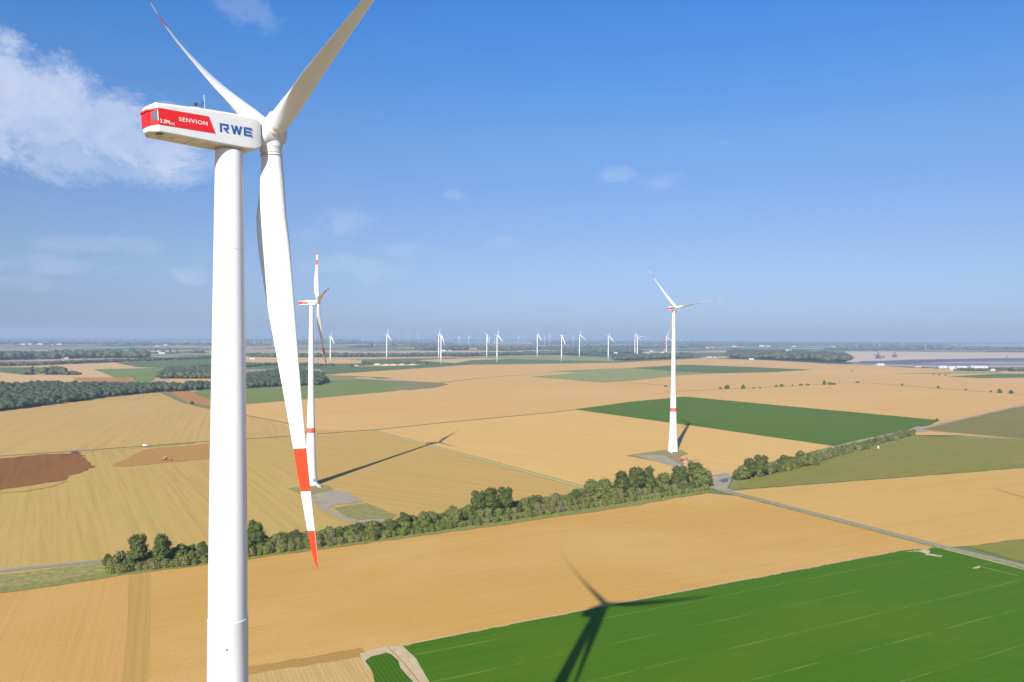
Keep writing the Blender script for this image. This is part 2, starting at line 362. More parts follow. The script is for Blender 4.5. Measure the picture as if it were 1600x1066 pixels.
def field(name, mat, pts, label=None, jit=1.2, step=None, z=None):
    "pts: photo pixels of the outline as seen on the ground"
    P = [G(x, y) for x, y in pts]; z = lay(P) if z is None else z
    out = []; rnd = random.Random(len(pts) * 31 + int(pts[0][0]))
    for i, p in enumerate(P):
        q = P[(i + 1) % len(P)]; d = (q - p).length; dist = max(200, min(p.length, q.length))
        st = step or max(5.0, dist * .014); k = max(1, min(160, int(d / st)))
        nrm = Vector((-(q - p).y, (q - p).x, 0)).normalized()
        for t in range(k):
            w = p.lerp(q, t / k)
            if t: w = w + nrm * rnd.uniform(-1, 1) * jit * .5 * (dist / 400)
            out.append((w.x, w.y, z))
    mb = MB(); mb.add(out, [tuple(range(len(out)))])
    a = sum(out[i][0]*out[(i+1) % len(out)][1] - out[(i+1) % len(out)][0]*out[i][1] for i in range(len(out)))
    if a < 0: mb.f = [tuple(reversed(mb.f[0]))]
    o = mb.build(name, MS[mat]); tag(o, label, kind='structure'); return o
def ribbon(name, mat, pts, w, label=None, z=None, jit=.0, off=0.0):
    P = [G(x, y) for x, y in pts]; Q = []
    for i in range(len(P) - 1):
        k = max(1, int((P[i+1] - P[i]).length / 12))
        for t in range(k): Q.append(P[i].lerp(P[i+1], t / k))
    Q.append(P[-1]); z = lay(P) if z is None else z; mb = MB(); vs = []
    rnd = random.Random(int(pts[0][0]) + 5)
    for i, p in enumerate(Q):
        d = (Q[min(i+1, len(Q)-1)] - Q[max(i-1, 0)]).normalized(); nr = Vector((-d.y, d.x, 0))
        a = p + nr * (w/2 + off + rnd.uniform(-jit, jit)); b = p + nr * (-w/2 + off + rnd.uniform(-jit, jit)); vs += [(b.x, b.y, z), (a.x, a.y, z)]
    mb.add(vs, [(2*i, 2*i+2, 2*i+3, 2*i+1) for i in range(len(Q)-1)])
    o = mb.build(name, MS[mat]); tag(o, label, kind='structure'); return o
# --- middle distance and far
field('stubble_field', 'far', [(505,586),(585,579),(650,576),(735,570),(800,569),(960,567),(1060,561),(1100,560),(1200,563),(1320,570),(1480,577),(1600,582),(1800,590),(1800,700),(1500,680),(1000,680),(600,700),(300,700),(330,640),(384,632),(500,622),(620,612),(690,600),(600,590)], 'wide tan stubble field crossing the middle distance', jit=0)
field('stubble_field', 'far2', [(0,571),(90,569),(230,566),(330,560),(330,575),(240,577),(220,584),(215,590),(170,600),(0,600)], 'pale tan stubble strips beyond the left wood', jit=0)
field('crop_field', 'greenF', [(0,574),(60,574),(75,580),(40,586),(0,582)], 'small dull green field at the far left edge', jit=0)
field('crop_field', 'greenM', [(145,577),(240,575),(300,574),(245,590),(232,600),(195,600),(178,590),(160,582)], 'pale green field beyond the left wood', jit=0)
field('crop_field', 'greenF', [(180,567),(330,560),(330,572),(250,575),(215,574)], 'dull green strip behind the pale green field', jit=0)
field('worked_field', 'orange', [(112,590),(208,590),(212,599),(130,598)], 'reddish tan strip beyond the left wood', jit=0)
field('stubble_field', 'far', [(262,592),(330,591),(330,598),(270,600)], 'small tan field in front of the square copse', jit=0)
for (k, ps, lb) in (('far2', [(384,553),(470,551),(560,550),(700,549),(820,548),(820,550),(700,552),(560,553),(384,557)], 'thin pale stubble strip far behind the turbines'),
                ('greenF', [(384,565),(560,562),(720,559),(900,556),(1000,556),(1100,556),(1095,560),(960,567),(735,570),(650,576),(560,582),(510,585),(500,577),(384,575)], 'dull green crop belt behind the tan field'),
                ('far2', [(384,558),(500,560),(580,564),(560,568),(470,569),(384,566)], 'pale tan field left of the quarry heaps'),
                ('far2', [(650,563),(780,558),(900,563),(840,565),(735,569),(700,567)], 'pinkish tan strip among the far turbines'),
                ('paleg', [(720,556),(830,554),(880,555),(985,562),(960,565),(860,563),(760,560)], 'light green field below the far turbines'),
                ('greenF', [(735,563),(800,561),(900,564),(960,566),(900,568),(800,569),(700,570)], 'dark green strip edging the wide tan field'),
                ('far2', [(580,541),(655,541),(720,540),(655,545),(600,544)], 'sandy strip before a far copse'),
                ('far2', [(727,541),(752,541),(752,546),(728,546)], 'small sandy field before a far turbine pair'),
                ('far2', [(1080,556),(1140,553),(1158,558),(1150,560),(1100,560)], 'pale sandy field beside the green quarry slope'),
                ('greenF', [(1080,551),(1140,551),(1150,556),(1060,560)], 'green patch left of the sandy field')):
    field('crop_field' if k in ('greenF', 'paleg') else 'stubble_field', k, ps, lb, jit=0)
field('crop_field', 'greenF', [(985,575),(1070,570),(1160,573),(1270,578),(1200,582),(1100,584),(1040,582)], 'dark green lens shaped field far right of the slim turbine', jit=0)
field('crop_field', 'paleg', [(860,580),(985,575),(1060,581),(1120,583.5),(1060,587),(960,586)], 'pale green stubble strip beside the lens shaped field', jit=0)
field('crop_field', 'paleg', [(830,589),(900,583),(960,586),(1060,587),(1000,594),(940,598)], 'faded olive strip in the middle distance', jit=0)
field('crop_field', 'greenF', [(1480,588.5),(1560,584),(1640,584),(1640,590),(1530,591)], 'small dark green field at the right edge', jit=0)
field('crop_field', 'paleg', [(1390,584),(1480,582),(1570,580),(1560,583),(1470,584.5)], 'thin light green strip far right', jit=0)
# open cast mine on the right
field('mine_terrace', 'sand', [(1225,551),(1330,549),(1600,551),(1800,552),(1800,566),(1600,561),(1450,562),(1320,566),(1290,560),(1262,554)], 'sandy terraces of the far open cast mine', jit=0)
field('mine_pit', 'mine', [(1330,566),(1420,562),(1600,559),(1800,558),(1800,576),(1600,575),(1480,576),(1330,569)], 'violet grey pit of the open cast mine', jit=0)
field('mine_face', 'mine2', [(1345,564.5),(1425,563),(1470,561.5),(1600,560),(1800,560),(1800,563),(1600,563.5),(1470,565.5),(1420,569),(1340,568)], 'dark step cut across the mine pit', jit=0)
field('mine_terrace', 'sand', [(1345,569.5),(1420,571),(1470,572),(1600,571.5),(1800,572),(1800,573.5),(1600,573),(1470,573.4),(1420,572.4)], 'pale bench along the near edge of the pit', jit=0)
field('mine_terrace', 'sand', [(1450,567),(1520,566),(1600,567),(1700,567),(1700,567.8),(1600,567.8),(1520,567)], 'thin pale bench in the middle of the pit', jit=0)
# --- left middle
field('crop_field', 'greenM', [(300,613),(330,606),(384,602),(470,597),(560,592),(640,597),(665,604),(610,612),(500,622),(384,632),(330,628)], 'pale green field crossing behind the near tower', jit=0)
field('scrub_field', 'scrub', [(560,592),(600,594),(690,598),(702,601),(680,606),(640,610),(600,608),(645,601)], 'olive scrub wedge right of the pale green field', jit=0)
field('scrub_field', 'padgrass', [(505,586),(545,588),(560,592),(520,594),(500,593)], 'brownish scrub patch at the end of the wood', jit=0)
field('worked_field', 'orange', [(262,612),(292,610),(334,627),(334,637),(290,628)], 'orange brown strip beside the left wood', jit=1)
field('scrub_field', 'scrub', [(245,612),(264,612),(292,628),(334,636),(334,640),(290,633)], 'overgrown strip along the orange field', jit=1)
field('stubble_field', 'upleft', [(-250,690),(-250,690),(0,643),(90,631),(185,618),(245,612),(285,630),(334,641),(420,657),(470,672),(585,672),(420,686),(330,690),(120,708),(-250,740)], 'tan stubble field in front of the left wood')
field('stubble_field', 'left', [(-250,742),(0,716),(120,708),(330,691),(420,686),(585,674),(750,718),(915,763),(800,800),(640,822),(400,850),(165,885),(0,897),(-300,960)], 'streaked olive tan stubble field on the left')
field('stubble_field', 'mid', [(470,683),(585,674),(750,718),(915,763),(870,790),(760,800),(620,806),(572,786),(530,765),(490,757),(455,745)], 'tan stubble field under the long turbine shadow')
field('stubble_field', 'tanB', [(585,672),(700,660),(780,653),(860,645),(897,640),(1100,668),(1302,697),(1180,730),(1110,758),(1000,800),(915,763),(750,718)], 'golden stubble field around the right turbine')
field('stubble_field', 'far', [(1070,620),(1100,615),(1215,605),(1330,598),(1600,617),(1800,628),(1800,640),(1600,634),(1500,657),(1470,657)], 'smooth tan stubble field above the green rectangle')
field('crop_field', 'greenB', [(897,640),(985,628),(1070,620),(1200,632),(1350,646),(1470,657),(1425,676),(1302,697),(1100,668)], 'deep green rectangular field behind the right turbine', jit=.6)
field('crop_field', 'olive', [(1140,766),(1150,752),(1180,745),(1300,718),(1430,681),(1500,684),(1600,687),(1850,693),(1850,716),(1600,731),(1380,748)], 'olive green cover crop field right of the hedge')
field('crop_field', 'olive2', [(1442,671),(1500,657),(1600,634),(1850,578),(1850,693),(1600,686),(1500,677)], 'dull olive field at the right edge')
# --- foreground
field('stubble_field', 'fore', [(-400,1010),(0,927),(60,919),(170,902),(400,872),(800,818),(1105,771),(1150,775),(1470,857),(1415,860),(960,945),(625,1012),(560,1025),(590,1075),(700,1500),(-400,1500)], 'golden stubble field in the foreground')
field('stubble_field', 'east', [(1135,768),(1380,749),(1600,732),(1900,708),(1900,812),(1600,843),(1512,854),(1480,856)], 'golden stubble field right of the lane')
field('crop_field', 'olive', [(1512,855),(1600,843),(1900,810),(1900,985),(1600,880)], 'small lime green field at the right edge')
field('stubble_field', 'fore_left', [(-400,1010),(0,927.5),(60,919.5),(172,903.5),(236,896),(236,960),(231,1066),(222,1500),(-400,1500)], 'golden stubble with rows running away in the lower left corner', jit=.3)
field('stubble_strip', 'fore_rows', [(200,901),(236,896),(236,960),(231,1066),(222,1400),(130,1400),(190,1066),(199,980)], 'drilled strip of darker rows left of the tower', jit=.3)
field('stubble_field', 'dry', [(385,1050),(450,1040),(545,1026),(568,1030),(600,1075),(720,1500),(200,1500),(300,1075)], 'pale dry stubble rows below the tower', jit=2)
field('stubble_strip', 'dark_soil_and_shadow', [(385,1042),(480,1028),(565,1012),(575,1024),(545,1030),(450,1044),(385,1056)], 'trodden darker headland strip', jit=3)
field('crop_field', 'green', [(626,1011),(700,996),(960,946),(1200,901),(1415,861),(1425,859.5),(1450,862),(1460,866),(1452,858),(1470,855),(1600,888),(1950,976),(2400,1500),(790,1500),(700,1120),(664,1066),(645,1030)], 'deep green beet field in the lower right', jit=2.4, step=2.5)
ribbon('field_edge', 'track', [(622,1010.5),(800,975.5),(960,944.6),(1200,899.5),(1415,859.2),(1450,854)], .9, 'pale line along the beet field edge', jit=.2)
field('headland', 'track', [(562,1022),(600,1012),(628,1009.5),(650,1030),(668,1062),(700,1120),(800,1500),(560,1500),(600,1066),(572,1045)], 'bare earth path around the striped crop plot', jit=1)
field('crop_field', 'greenr', [(570,1034),(580,1027),(604,1021),(612,1024),(645,1066),(690,1130),(730,1200),(800,1400),(700,1400),(585,1066)], 'small striped green crop plot at the bottom', jit=2)
ribbon('dirt_track', 'dark_soil_and_shadow', [(606,1012),(632,1038),(660,1074),(720,1160)], .5, 'wheel rut beside the striped plot')
field('bare_patch', 'track', [(1413,862),(1430,861),(1447,859),(1452,861),(1450,866),(1473,869),(1468,871),(1452,868.5),(1446,868),(1440,863.5)], 'bare sandy patch at the corner of the beet field', jit=2, step=2)
field('bare_patch', 'track', [(1520,888),(1528,884),(1532,887),(1528,889),(1521,891)], 'small bare spot inside the beet field', jit=2, step=2)
ribbon('dirt_track', 'track', [(1532,886),(1560,893),(1592,901)], .5, 'faint bare wheel track in the beet field', jit=.2)
# verge, lanes, tracks, pads
field('grass_verge', 'vergeg', [(-300,985),(-300,960),(0,908),(90,896),(165,886),(230,872),(400,846),(700,800),(940,765),(1100,738),(1112,768),(1000,790),(800,819),(400,873),(170,903),(60,920),(0,928)], 'green verge under the long hedgerow', jit=2)
field('grass_verge', 'vergeg', [(1140,764),(1146,744),(1180,728),(1300,700),(1425,674),(1432,682),(1300,717),(1180,746),(1165,756)], 'green verge under the right hedgerow', jit=1)
field('grass_verge', 'verge', [(-300,962),(0,899),(90,888),(165,880),(168,893),(90,908),(0,921)], 'rough yellow green verge beside the left lane', jit=3)
ribbon('lane', 'road', [(-300,947),(0,893),(90,884),(165,876.5),(215,871)], 5, 'narrow grey lane behind the hedgerow')
field('crossroads', 'gravel', [(1104,752),(1120,746),(1137,739.5),(1142,744),(1140,756),(1136,764),(1150,767),(1126,768),(1108,762)], 'pale gravel crossroads between the hedges', jit=.5)
field('crossroads_patch', 'darkasph', [(1122,751),(1130,748.5),(1139,747.5),(1138,754),(1130,755)], 'darker asphalt patch on the crossroads', jit=.5)
ribbon('grass_verge', 'verge', [(1128,767),(1200,785),(1470,855),(1600,886),(1900,962)], 9, 'grassy verges either side of the lane', jit=.4)
ribbon('lane', 'road', [(1128,766.5),(1200,784.5),(1470,854),(1600,885),(1900,961)], 4.0, 'straight narrow lane running to the right edge')
ribbon('lane', 'road', [(1085,752),(1110,745),(1137,741)], 5, 'short lane stub at the crossroads')
field('crossroads', 'gravel', [(545,814),(600,812),(606,826),(588,836),(575,826)], 'gravel turning area at the hedge gap', jit=.6)
ribbon('dirt_track', 'track', [(1478,858),(1600,889.5),(1900,966)], 1.2, 'pale sandy strip along the lane', off=-1.5)
ribbon('dirt_track', 'track', [(1108,732),(1125,736),(1142,741),(1160,735),(1185,729)], 5, 'pale dirt track north of the crossroads', jit=.6)
ribbon('lane', 'gravel', [(1300,700),(1340,690),(1428,671),(1500,656),(1600,632.5),(1800,588)], 6, 'pale lane climbing to the right edge')
field('crossroads', 'gravel', [(1420,672),(1432,667),(1452,667),(1442,671),(1450,674),(1430,676)], 'pale lane junction at the end of the hedge', jit=0)
ribbon('dirt_track', 'gravel', [(1440,672.5),(1500,677),(1600,686.5),(1850,694)], 4, 'thin pale track between the olive fields')
ribbon('grass_strip', 'verge', [(583,673),(750,717),(916,763)], 7, 'dark grass edge of the yellow track')
ribbon('dirt_track', 'trackg', [(583,673.5),(750,717.5),(916,763.5)], 3.4, 'yellowish farm track between two stubble fields')
ribbon('lane', 'scrub', [(-250,732),(0,713),(120,705),(330,689.5),(420,684),(585,672),(700,660),(860,645),(900,640)], 5, 'thin grassy lane across the stubble fields')
ribbon('dirt_track', 'scrub', [(245,611),(290,629),(334,640),(420,656),(450,662),(480,678)], 4, 'curving field path below the wood')
ribbon('grass_strip', 'verge', [(1040,612),(1100,610),(1215,604.5),(1330,598),(1365,599),(1480,608),(1600,617),(1800,630)], 8, 'grass strip with scattered trees between far fields')
ribbon('grass_strip', 'scrub', [(690,598),(740,592),(800,587),(860,583),(960,575)], 8, 'thin scrub line between far tan fields')
ribbon('grass_strip', 'verge', [(830,588),(900,588),(960,596),(1035,602)], 7, 'faint hedge bank in the middle distance')
field('ploughed_field', 'brown', [(-250,748),(0,717),(60,711),(124,708.5),(136,719),(147,731),(130,737),(105,744),(100,751),(60,757),(0,766),(-250,800)], 'dark brown ploughed plot at the left edge', jit=3, step=5)
ribbon('dirt_track', 'dark_soil_and_shadow', [(-100,775),(0,771),(40,768),(80,761),(104,752)], 2.5, 'curved wheel track below the ploughed plot')
field('worked_field', 'brown2', [(176,728),(200,716),(225,703),(330,693),(349,691.5),(349,715),(330,717),(250,724),(190,730)], 'orange brown worked plot with the cultivator', jit=2)
field('turbine_pad', 'padgrass', [(450,764),(470,760),(498,757),(515,760),(520,765),(495,775),(470,773)], 'weedy ring around the left turbine foot', jit=1.5)
field('turbine_pad', 'gravel', [(488,774),(515,768),(530,767),(550,772),(568,785),(520,790),(512,796),(500,792),(486,784)], 'grey gravel crane pad of the left turbine', jit=1)
ribbon('dirt_track', 'gravel', [(488,778),(505,795),(530,808),(550,816),(600,812)], 5, 'gravel access track to the left turbine', jit=.6)
field('crop_field', 'padgrass', [(521,795),(545,790),(575,787),(600,798),(620,805),(612,812),(560,813),(540,808)], 'rough grass plot beside the gravel pad', jit=1)
field('turbine_pad', 'padgrass', [(978,712.5),(1005,708),(1035,704),(1065,703.5),(1076,709),(1062,714),(1070,722),(1065,732),(1040,724)], 'weedy ground around the right turbine foot', jit=1)
field('turbine_pad', 'gravel', [(992,711.5),(1020,711),(1038,712),(1052,720),(1064,726),(1060,732),(1030,723)], 'gravel crane pad of the right turbine', jit=.6)
ribbon('dirt_track', 'gravel', [(1058,727),(1075,732),(1100,734)], 4, 'short track from the right crane pad')
field('soil_strip', 'pile', [(1040,712),(1055,713),(1075,719),(1090,719.5),(1070,723),(1055,719)], 'reddish disturbed soil near the right turbine', jit=.8)
ribbon('dirt_track', 'dark_soil_and_shadow', [(1554,764),(1580,772),(1640,790)], 2.5, 'thin diagonal shadow painted on the right stubble field')  # thin shadow painted onto the stubble as a dark ribbon
field('quarry_heaps', 'upleft', [(552,572.5),(580,571),(600,568.5),(640,569),(662,569.5),(650,571),(600,572.5),(560,573)], 'pale quarry ground among bushes', jit=0)
# ------------------------------------------------------------------ wind turbines
# turbine frame: +Y = rotor axis (upwind), +X = right seen from behind, Z up
def superring(cx, hw, cz, hh, y, n=40, e=3.2):
    out = []
    for j in range(n):
        t = 2*pi*j/n; c, s_ = cos(t), sin(t)
        out.append(Vector((cx + hw*math.copysign(abs(c)**(2/e), c), y, cz + hh*math.copysign(abs(s_)**(2/e), s_))))
    return out
def blade_mesh(R, nsec=36, nprof=28, pitch=84.0, twist=30.0, c1=.031, c2=-.055, c3=.02, d=0.0, dz=0.0, reds=True, chord_k=.95, root=1.25, redmat=None):
    """blade along +Z from the hub centre; chord along -X (leading edge) when pitch = 0, +Y when feathered"""
    ts = [.022, .045, .05, .07, .1, .14, .18, .22, .26, .3, .35, .4, .45, .5, .55, .6, .65, .70, .7075, .708, .76, .8, .8095, .81, .86, .895, .9045, .905, .94, .965, .985, .995, 1.0]
    CH_ = [(0, 2.5), (.05, 2.5), (.08, 2.65), (.12, 3.1), (.16, 3.6), (.2, 3.95), (.25, 4.0), (.33, 3.7), (.43, 3.15), (.5, 2.75), (.6, 2.2), (.72, 1.68), (.82, 1.32), (.91, 1.0), (.96, .72), (.985, .45), (1, .1)]
    TH_ = [(0, 1), (.05, 1), (.08, .93), (.12, .74), (.16, .55), (.2, .42), (.26, .33), (.35, .27), (.5, .22), (.7, .18), (1, .15)]
    def ip(tab, t):
        for (a, va), (b, vb) in zip(tab, tab[1:]):
            if t <= b: return va + (vb - va) * (t - a) / (b - a)
        return tab[-1][1]
    rings = []
    for t in ts:
        c = ip(CH_, t) * (chord_k if t > .1 else 1); th = ip(TH_, t)
        circ = max(0, min(1, (.18 - t) / .13))
        tw = radians(pitch + twist * max(0, 1 - t / .75) ** 1.4 * (1 if t > .1 else 1))
        ring = []
        for j in range(nprof):
            ph = 2*pi*j/nprof
            x = .5 * (1 + cos(ph))                       # 1 = trailing edge, 0 = leading edge
            yt = 5 * th * (.2969*sqrt(x) - .126*x - .3516*x*x + .2843*x**3 - .1036*x**4)
            cam_ = .035 * 4 * x * (1 - x)
            ya = (yt if ph < pi else -yt) - cam_
            xa = x - .30
            xc = .5 * cos(ph) ; yc = .5 * th * sin(ph)
            X = (xa * (1 - circ) + xc * circ) * c; Y = (ya * (1 - circ) + yc * circ) * c
            # X: towards trailing edge, Y: suction side.  pitch 0: TE -> +X, suction -> -Y (downwind)
            px, py = X * cos(tw) + -Y * sin(tw) * 1.0, -X * sin(tw) - Y * cos(tw)
            ring.append((px, py))
        off_y = c1 * R * t - c2 * R * t**2.5; off_x = R * (c3 * t**2.5 + d * t)
        rings.append([Vector((px + off_x, py + off_y, R * t * sqrt(max(.5, 1 - d*d)))) for px, py in ring])
    mb = MB()
    def mats(i, j):
        t = (ts[i] + ts[i+1]) / 2
        if .708 < t < .81: return 1
        if t > .905: return 0 if reds and abs(j - nprof/2 + .5) < 1.6 else 1
        return 0
    mb.rings(rings, mats=mats)
    return mb.mesh('blade', [WHITE, redmat or ORED], True)
def smooth_by_angle(o, ang=40):
    me = o.data if hasattr(o, 'data') else o
    me.shade_smooth()
    bm = bmesh.new(); bm.from_mesh(me)
    for e in bm.edges:
        if len(e.link_faces) == 2 and e.calc_face_angle(0) > radians(ang): e.smooth = False
    bm.to_mesh(me); bm.free()
def letters(text, size, name, mat, parent, M, bold=.0, space=1.0, extr=.01, width=None):
    cu = bpy.data.curves.new(name, 'FONT'); cu.body = text; cu.size = size; cu.offset = bold; cu.extrude = extr
    cu.space_character = space
    o = bpy.data.objects.new(name, cu); COL.objects.link(o)
    me = bpy.data.meshes.new_from_object(o.evaluated_get(bpy.context.evaluated_depsgraph_get()))
    COL.objects.unlink(o); bpy.data.objects.remove(o)
    if width:
        x_ = [v.co.x for v in me.vertices]; k_ = width / (max(x_) - min(x_)); x0_ = min(x_)
        for v in me.vertices: v.co.x = (v.co.x - x0_) * k_
    me.name = name; me.materials.clear(); me.materials.append(mat)
    return child(name, me, parent, M)
TOWER_PROF = [(5.45, 0), (4.75, 9), (4.15, 18), (3.75, 27), (3.45, 36), (3.18, 46), (2.95, 55), (2.42, 70), (2.32, 77), (2.29, 85.2)]
def tower_parts(root, hh, detail, seam=True):
    prof = [(r, z) for r, z in TOWER_PROF]
    top = hh - 2.6
    up = [(2.22, 85.3), (2.20, 92), (2.06, 105), (1.86, 120), (1.69, 132), (1.57, top)]
    n = 64 if detail > 1 else 16
    bz = 42.0
    def rad(z):
        for (r0, z0), (r1, z1) in zip(TOWER_PROF, TOWER_PROF[1:]):
            if z <= z1: return r0 + (r1 - r0) * (z - z0) / (z1 - z0)
    mb = MB(); pr = prof[:5] + [(rad(bz), bz), (rad(bz+4), bz+4)] + prof[6:] + ([(2.31, 85.25)] if detail > 1 else []) + up
    pr = [p for i, p in enumerate(pr) if i == 0 or p[1] >= pr[i-1][1]]
    bi = [i for i, p in enumerate(pr) if p[1] == bz][0]
    mb.lathe(pr, n, mats=lambda i, j: 1 if i == bi else 0)
    o = mb.build('tower', [WHITE, FARRED], root); smooth_by_angle(o, 30)
    if detail > 2:
        # flanges between the steel sections show as hair-thin rings
        for z in (111.5, 129.0):
            r = 2.22 + (1.57 - 2.22) * (z - 85.3) / (top - 85.3) + .045; q = MB(); q.lathe([(r - .03, z - .05), (r, z - .04), (r, z + .04), (r - .03, z + .05)], n); q.build('section_seam', NACW, o, True)
    return o
def hub_mesh(r=1.72, fast=False):
    n = 20 if fast else 48
    T = Matrix.Rotation(-pi/2, 4, 'X')       # +Z -> +Y
    mb = MB(); mb.lathe([(r*.86, -1.75), (r*.95, -1.7), (r, -1.1), (r*1.02, 0), (r*.97, .8), (r*.85, 1.35), (r*.62, 1.8), (r*.3, 2.05), (.02, 2.12)], n, T)
    return mb.mesh('hub', NACW, True)
def nac_ring(y, hw, z0, z1, ch=.45, chb=.3, inset=0):
    hw -= inset
    return [Vector(p) for p in ((hw - chb, y, z0), (hw, y, z0 + chb), (hw, y, z1 - ch*.6), (hw - ch, y, z1), (-hw + ch, y, z1), (-hw, y, z1 - ch*.6), (-hw, y, z0 + chb), (-hw + chb, y, z0))]
def side_w(y):
    return 1.9
def nacelle_body(parent):
    mb = MB(); R = []
    secs = [(-9.62, .76, -1.55, 1.02), (-9.5, .97, -1.66, 1.2), (-8.95, 1.9, -1.78, 1.46), (-6, 1.9, -2.0, 1.52), (-3, 1.9, -2.22, 1.58), (0, 1.9, -2.42, 1.54), (1.4, 1.88, -2.5, 1.46), (2.3, 1.8, -2.46, 1.36), (2.9, 1.68, -2.2, 1.25), (3.2, 1.55, -1.8, 1.15)]
    for y, hw, z0, z1 in secs:
        c = min(.5, hw * .45); R.append(nac_ring(y, hw, z0, z1, c, .12))
    def mats(i, j): return 1 if j == 7 else 0
    mb.rings(R, mats=mats)
    mb.m[-2] = 0
    o = mb.build('nacelle_body', [NACW, UNDER], parent); smooth_by_angle(o, 28)
    bv = o.modifiers.new('bevel', 'BEVEL'); bv.width = .045; bv.segments = 2; bv.limit_method = 'ANGLE'; bv.angle_limit = radians(25)
    return o
def band_quad(mb, ylist, z_of, x_off=.006):
    # strip on the +X and -X sides following side_w(y)
    for sx in (1, -1):
        vs = []
        for y, zb, zt in ylist:
            x = sx * (side_w(y) + x_off); vs += [(x, y, zb), (x, y, zt)]
        fs = [(2*i, 2*i+2, 2*i+3, 2*i+1) if sx > 0 else (2*i, 2*i+1, 2*i+3, 2*i+2) for i in range(len(ylist)-1)]
        mb.add(vs, fs)
def big_nacelle(root, N, hh, near=True):
    """N: matrix of the tilted nacelle frame in the root frame"""
    nb = nacelle_body(root); nb.matrix_local = N; nb.name = 'nacelle'
    # red side band, wrapping round the tail
    mb = MB()
    # slanted front end: upper corner at y=-3.3, lower corner at y=-2.65
    for sx in (1, -1):
        x = lambda y: sx * (side_w(y) + .03)
        pts = [(x(-8.95), -8.95, -1.02), (x(-2.65), -2.65, -1.22), (x(-3.32), -3.32, .62), (x(-8.95), -8.95, .78)]
        mb.add(pts, [(0, 1, 2, 3) if sx > 0 else (3, 2, 1, 0)])
        rr = [(sx*(1.9+.03), -8.951, -1.02), (sx*(1.9+.03), -8.951, .78), (sx*.97, -9.56, .66), (sx*.97, -9.56, -1.05)]
        mb.add(rr, [(0, 1, 2, 3) if sx > 0 else (3, 2, 1, 0)])
    mb.add([(-.98, -9.68, -1.05), (.98, -9.68, -1.05), (.98, -9.68, .66), (-.98, -9.68, .66)], [(0, 1, 2, 3)])
    for sx in (1, -1):
        mb.add([(sx*.965, -9.55, -1.05), (sx*.965, -9.55, .66), (sx*.98, -9.68, .66), (sx*.98, -9.68, -1.05)], [(0, 1, 2, 3) if sx > 0 else (3, 2, 1, 0)])
    band = mb.build('red_band', RED, nb)
    # overhanging red lip at the tail
    lp = MB()
    lp.add([(1.95, -8.9, .60), (1.95, -8.9, .80), (.98, -9.8, .68), (.98, -9.8, .50), (-.98, -9.8, .50), (-.98, -9.8, .68), (-1.95, -8.9, .80), (-1.95, -8.9, .60)],
           [(0, 3, 2, 1), (3, 4, 5, 2), (4, 7, 6, 5), (1, 2, 5, 6), (0, 7, 4, 3)])
    lp.build('tail_lip', RED, nb)
    if not near: return nb
    # dark window on the chamfered tail corner
    for sx in (1, -1):
        a = Vector((sx*1.93, -8.951, 0)); b = Vector((sx*.96, -9.56, 0)); nrm = Vector((sx*.59, -.80, 0)).normalized() * .03
        w = MB(); p0 = a.lerp(b, .1) + nrm; p1 = a.lerp(b, .72) + nrm
        vs = [(p.x, p.y, z) for p, z in ((p0, -.52), (p0, .50), (p1, .46), (p1, -.58))]
        w.add(vs, [(0, 1, 2, 3) if sx > 0 else (3, 2, 1, 0)])
        fo = w.build('tail_window', GLASS, nb)
        sf = MB(); q0 = a.lerp(b, .01) + nrm*.8; q1 = a.lerp(b, .09) + nrm*.8
        sf.add([(q0.x, q0.y, -.6), (q0.x, q0.y, .55), (q1.x, q1.y, .55), (q1.x, q1.y, -.6)], [(0, 1, 2, 3) if sx > 0 else (3, 2, 1, 0)])
        sf.build('window_frame', UNDER, fo)
    # lettering on the right side (reads towards the rotor)
    def onside(y, z, tilt=0.0, x=1.94):
        # text X -> +Y, text Y -> +Z, text Z -> +X
        return Matrix.Translation((x, y, z)) @ Matrix(((0, 0, 1, 0), (1, 0, 0, 0), (0, 1, 0, 0), (0, 0, 0, 1))) @ Matrix.Rotation(tilt, 4, 'Z')
    letters('SENVION', .62, 'lettering', WHITE, nb, onside(-6.75, -.34, -.03), .006, 1.15, width=3.2)
    letters('3.2M', .56, 'lettering', WHITE, nb, onside(-8.82, -.78, -.03), .008, 1.0, width=1.0)
    letters('114', .40, 'lettering', WHITE, nb, onside(-7.78, -.90, -.03), .006, 1.0, width=.5)
    # blue letters R W E as stroked outlines
    lo = MB(); t = .235
    def poly(pts, ox): lo.add([(ox + x, y, .0) for x, y in pts] , [tuple(range(len(pts)))])
    h = 1.0
    # R
    poly([(0, 0), (t, 0), (t, h), (0, h)], 0); poly([(t, h), (t, h - .2), (.80, h - .2), (1.0, h)], 0)
    poly([(1.0, h), (.8, h - .2), (.80, .56), (1.04, .50), (1.04, h - .04)], 0)
    poly([(1.04, .50), (.80, .56), (.42, .56), (.42, .36), (.96, .36)], 0); poly([(.46, .36), (.74, .36), (1.12, 0), (.80, 0)], 0)
    # W
    W0 = 1.28
    for q in ([(0, h), (.25, h), (.50, 0), (.28, 0)], [(.28, 0), (.50, 0), (.78, h), (.56, h)], [(.56, h), (.78, h), (1.06, 0), (.84, 0)], [(.84, 0), (1.06, 0), (1.36, h), (1.12, h)]):
        poly(q, W0)
    E0 = 2.82
    poly([(0, 0), (t, 0), (t, h), (0, h)], E0)
    for y0 in (0, .40, .8): poly([(t, y0), (1.0 if y0 != .4 else .92, y0), (1.0 if y0 != .4 else .92, y0 + .2), (t, y0 + .2)], E0)
    lo.f = [tuple(f) for f in lo.f]
    o = lo.build('blue_lettering', BLUE, nb, M=onside(-2.12, -.95, -.02) @ Matrix.Diagonal((1.03, 1.0, 1, 1)))
    bm = bmesh.new(); bm.from_mesh(o.data)
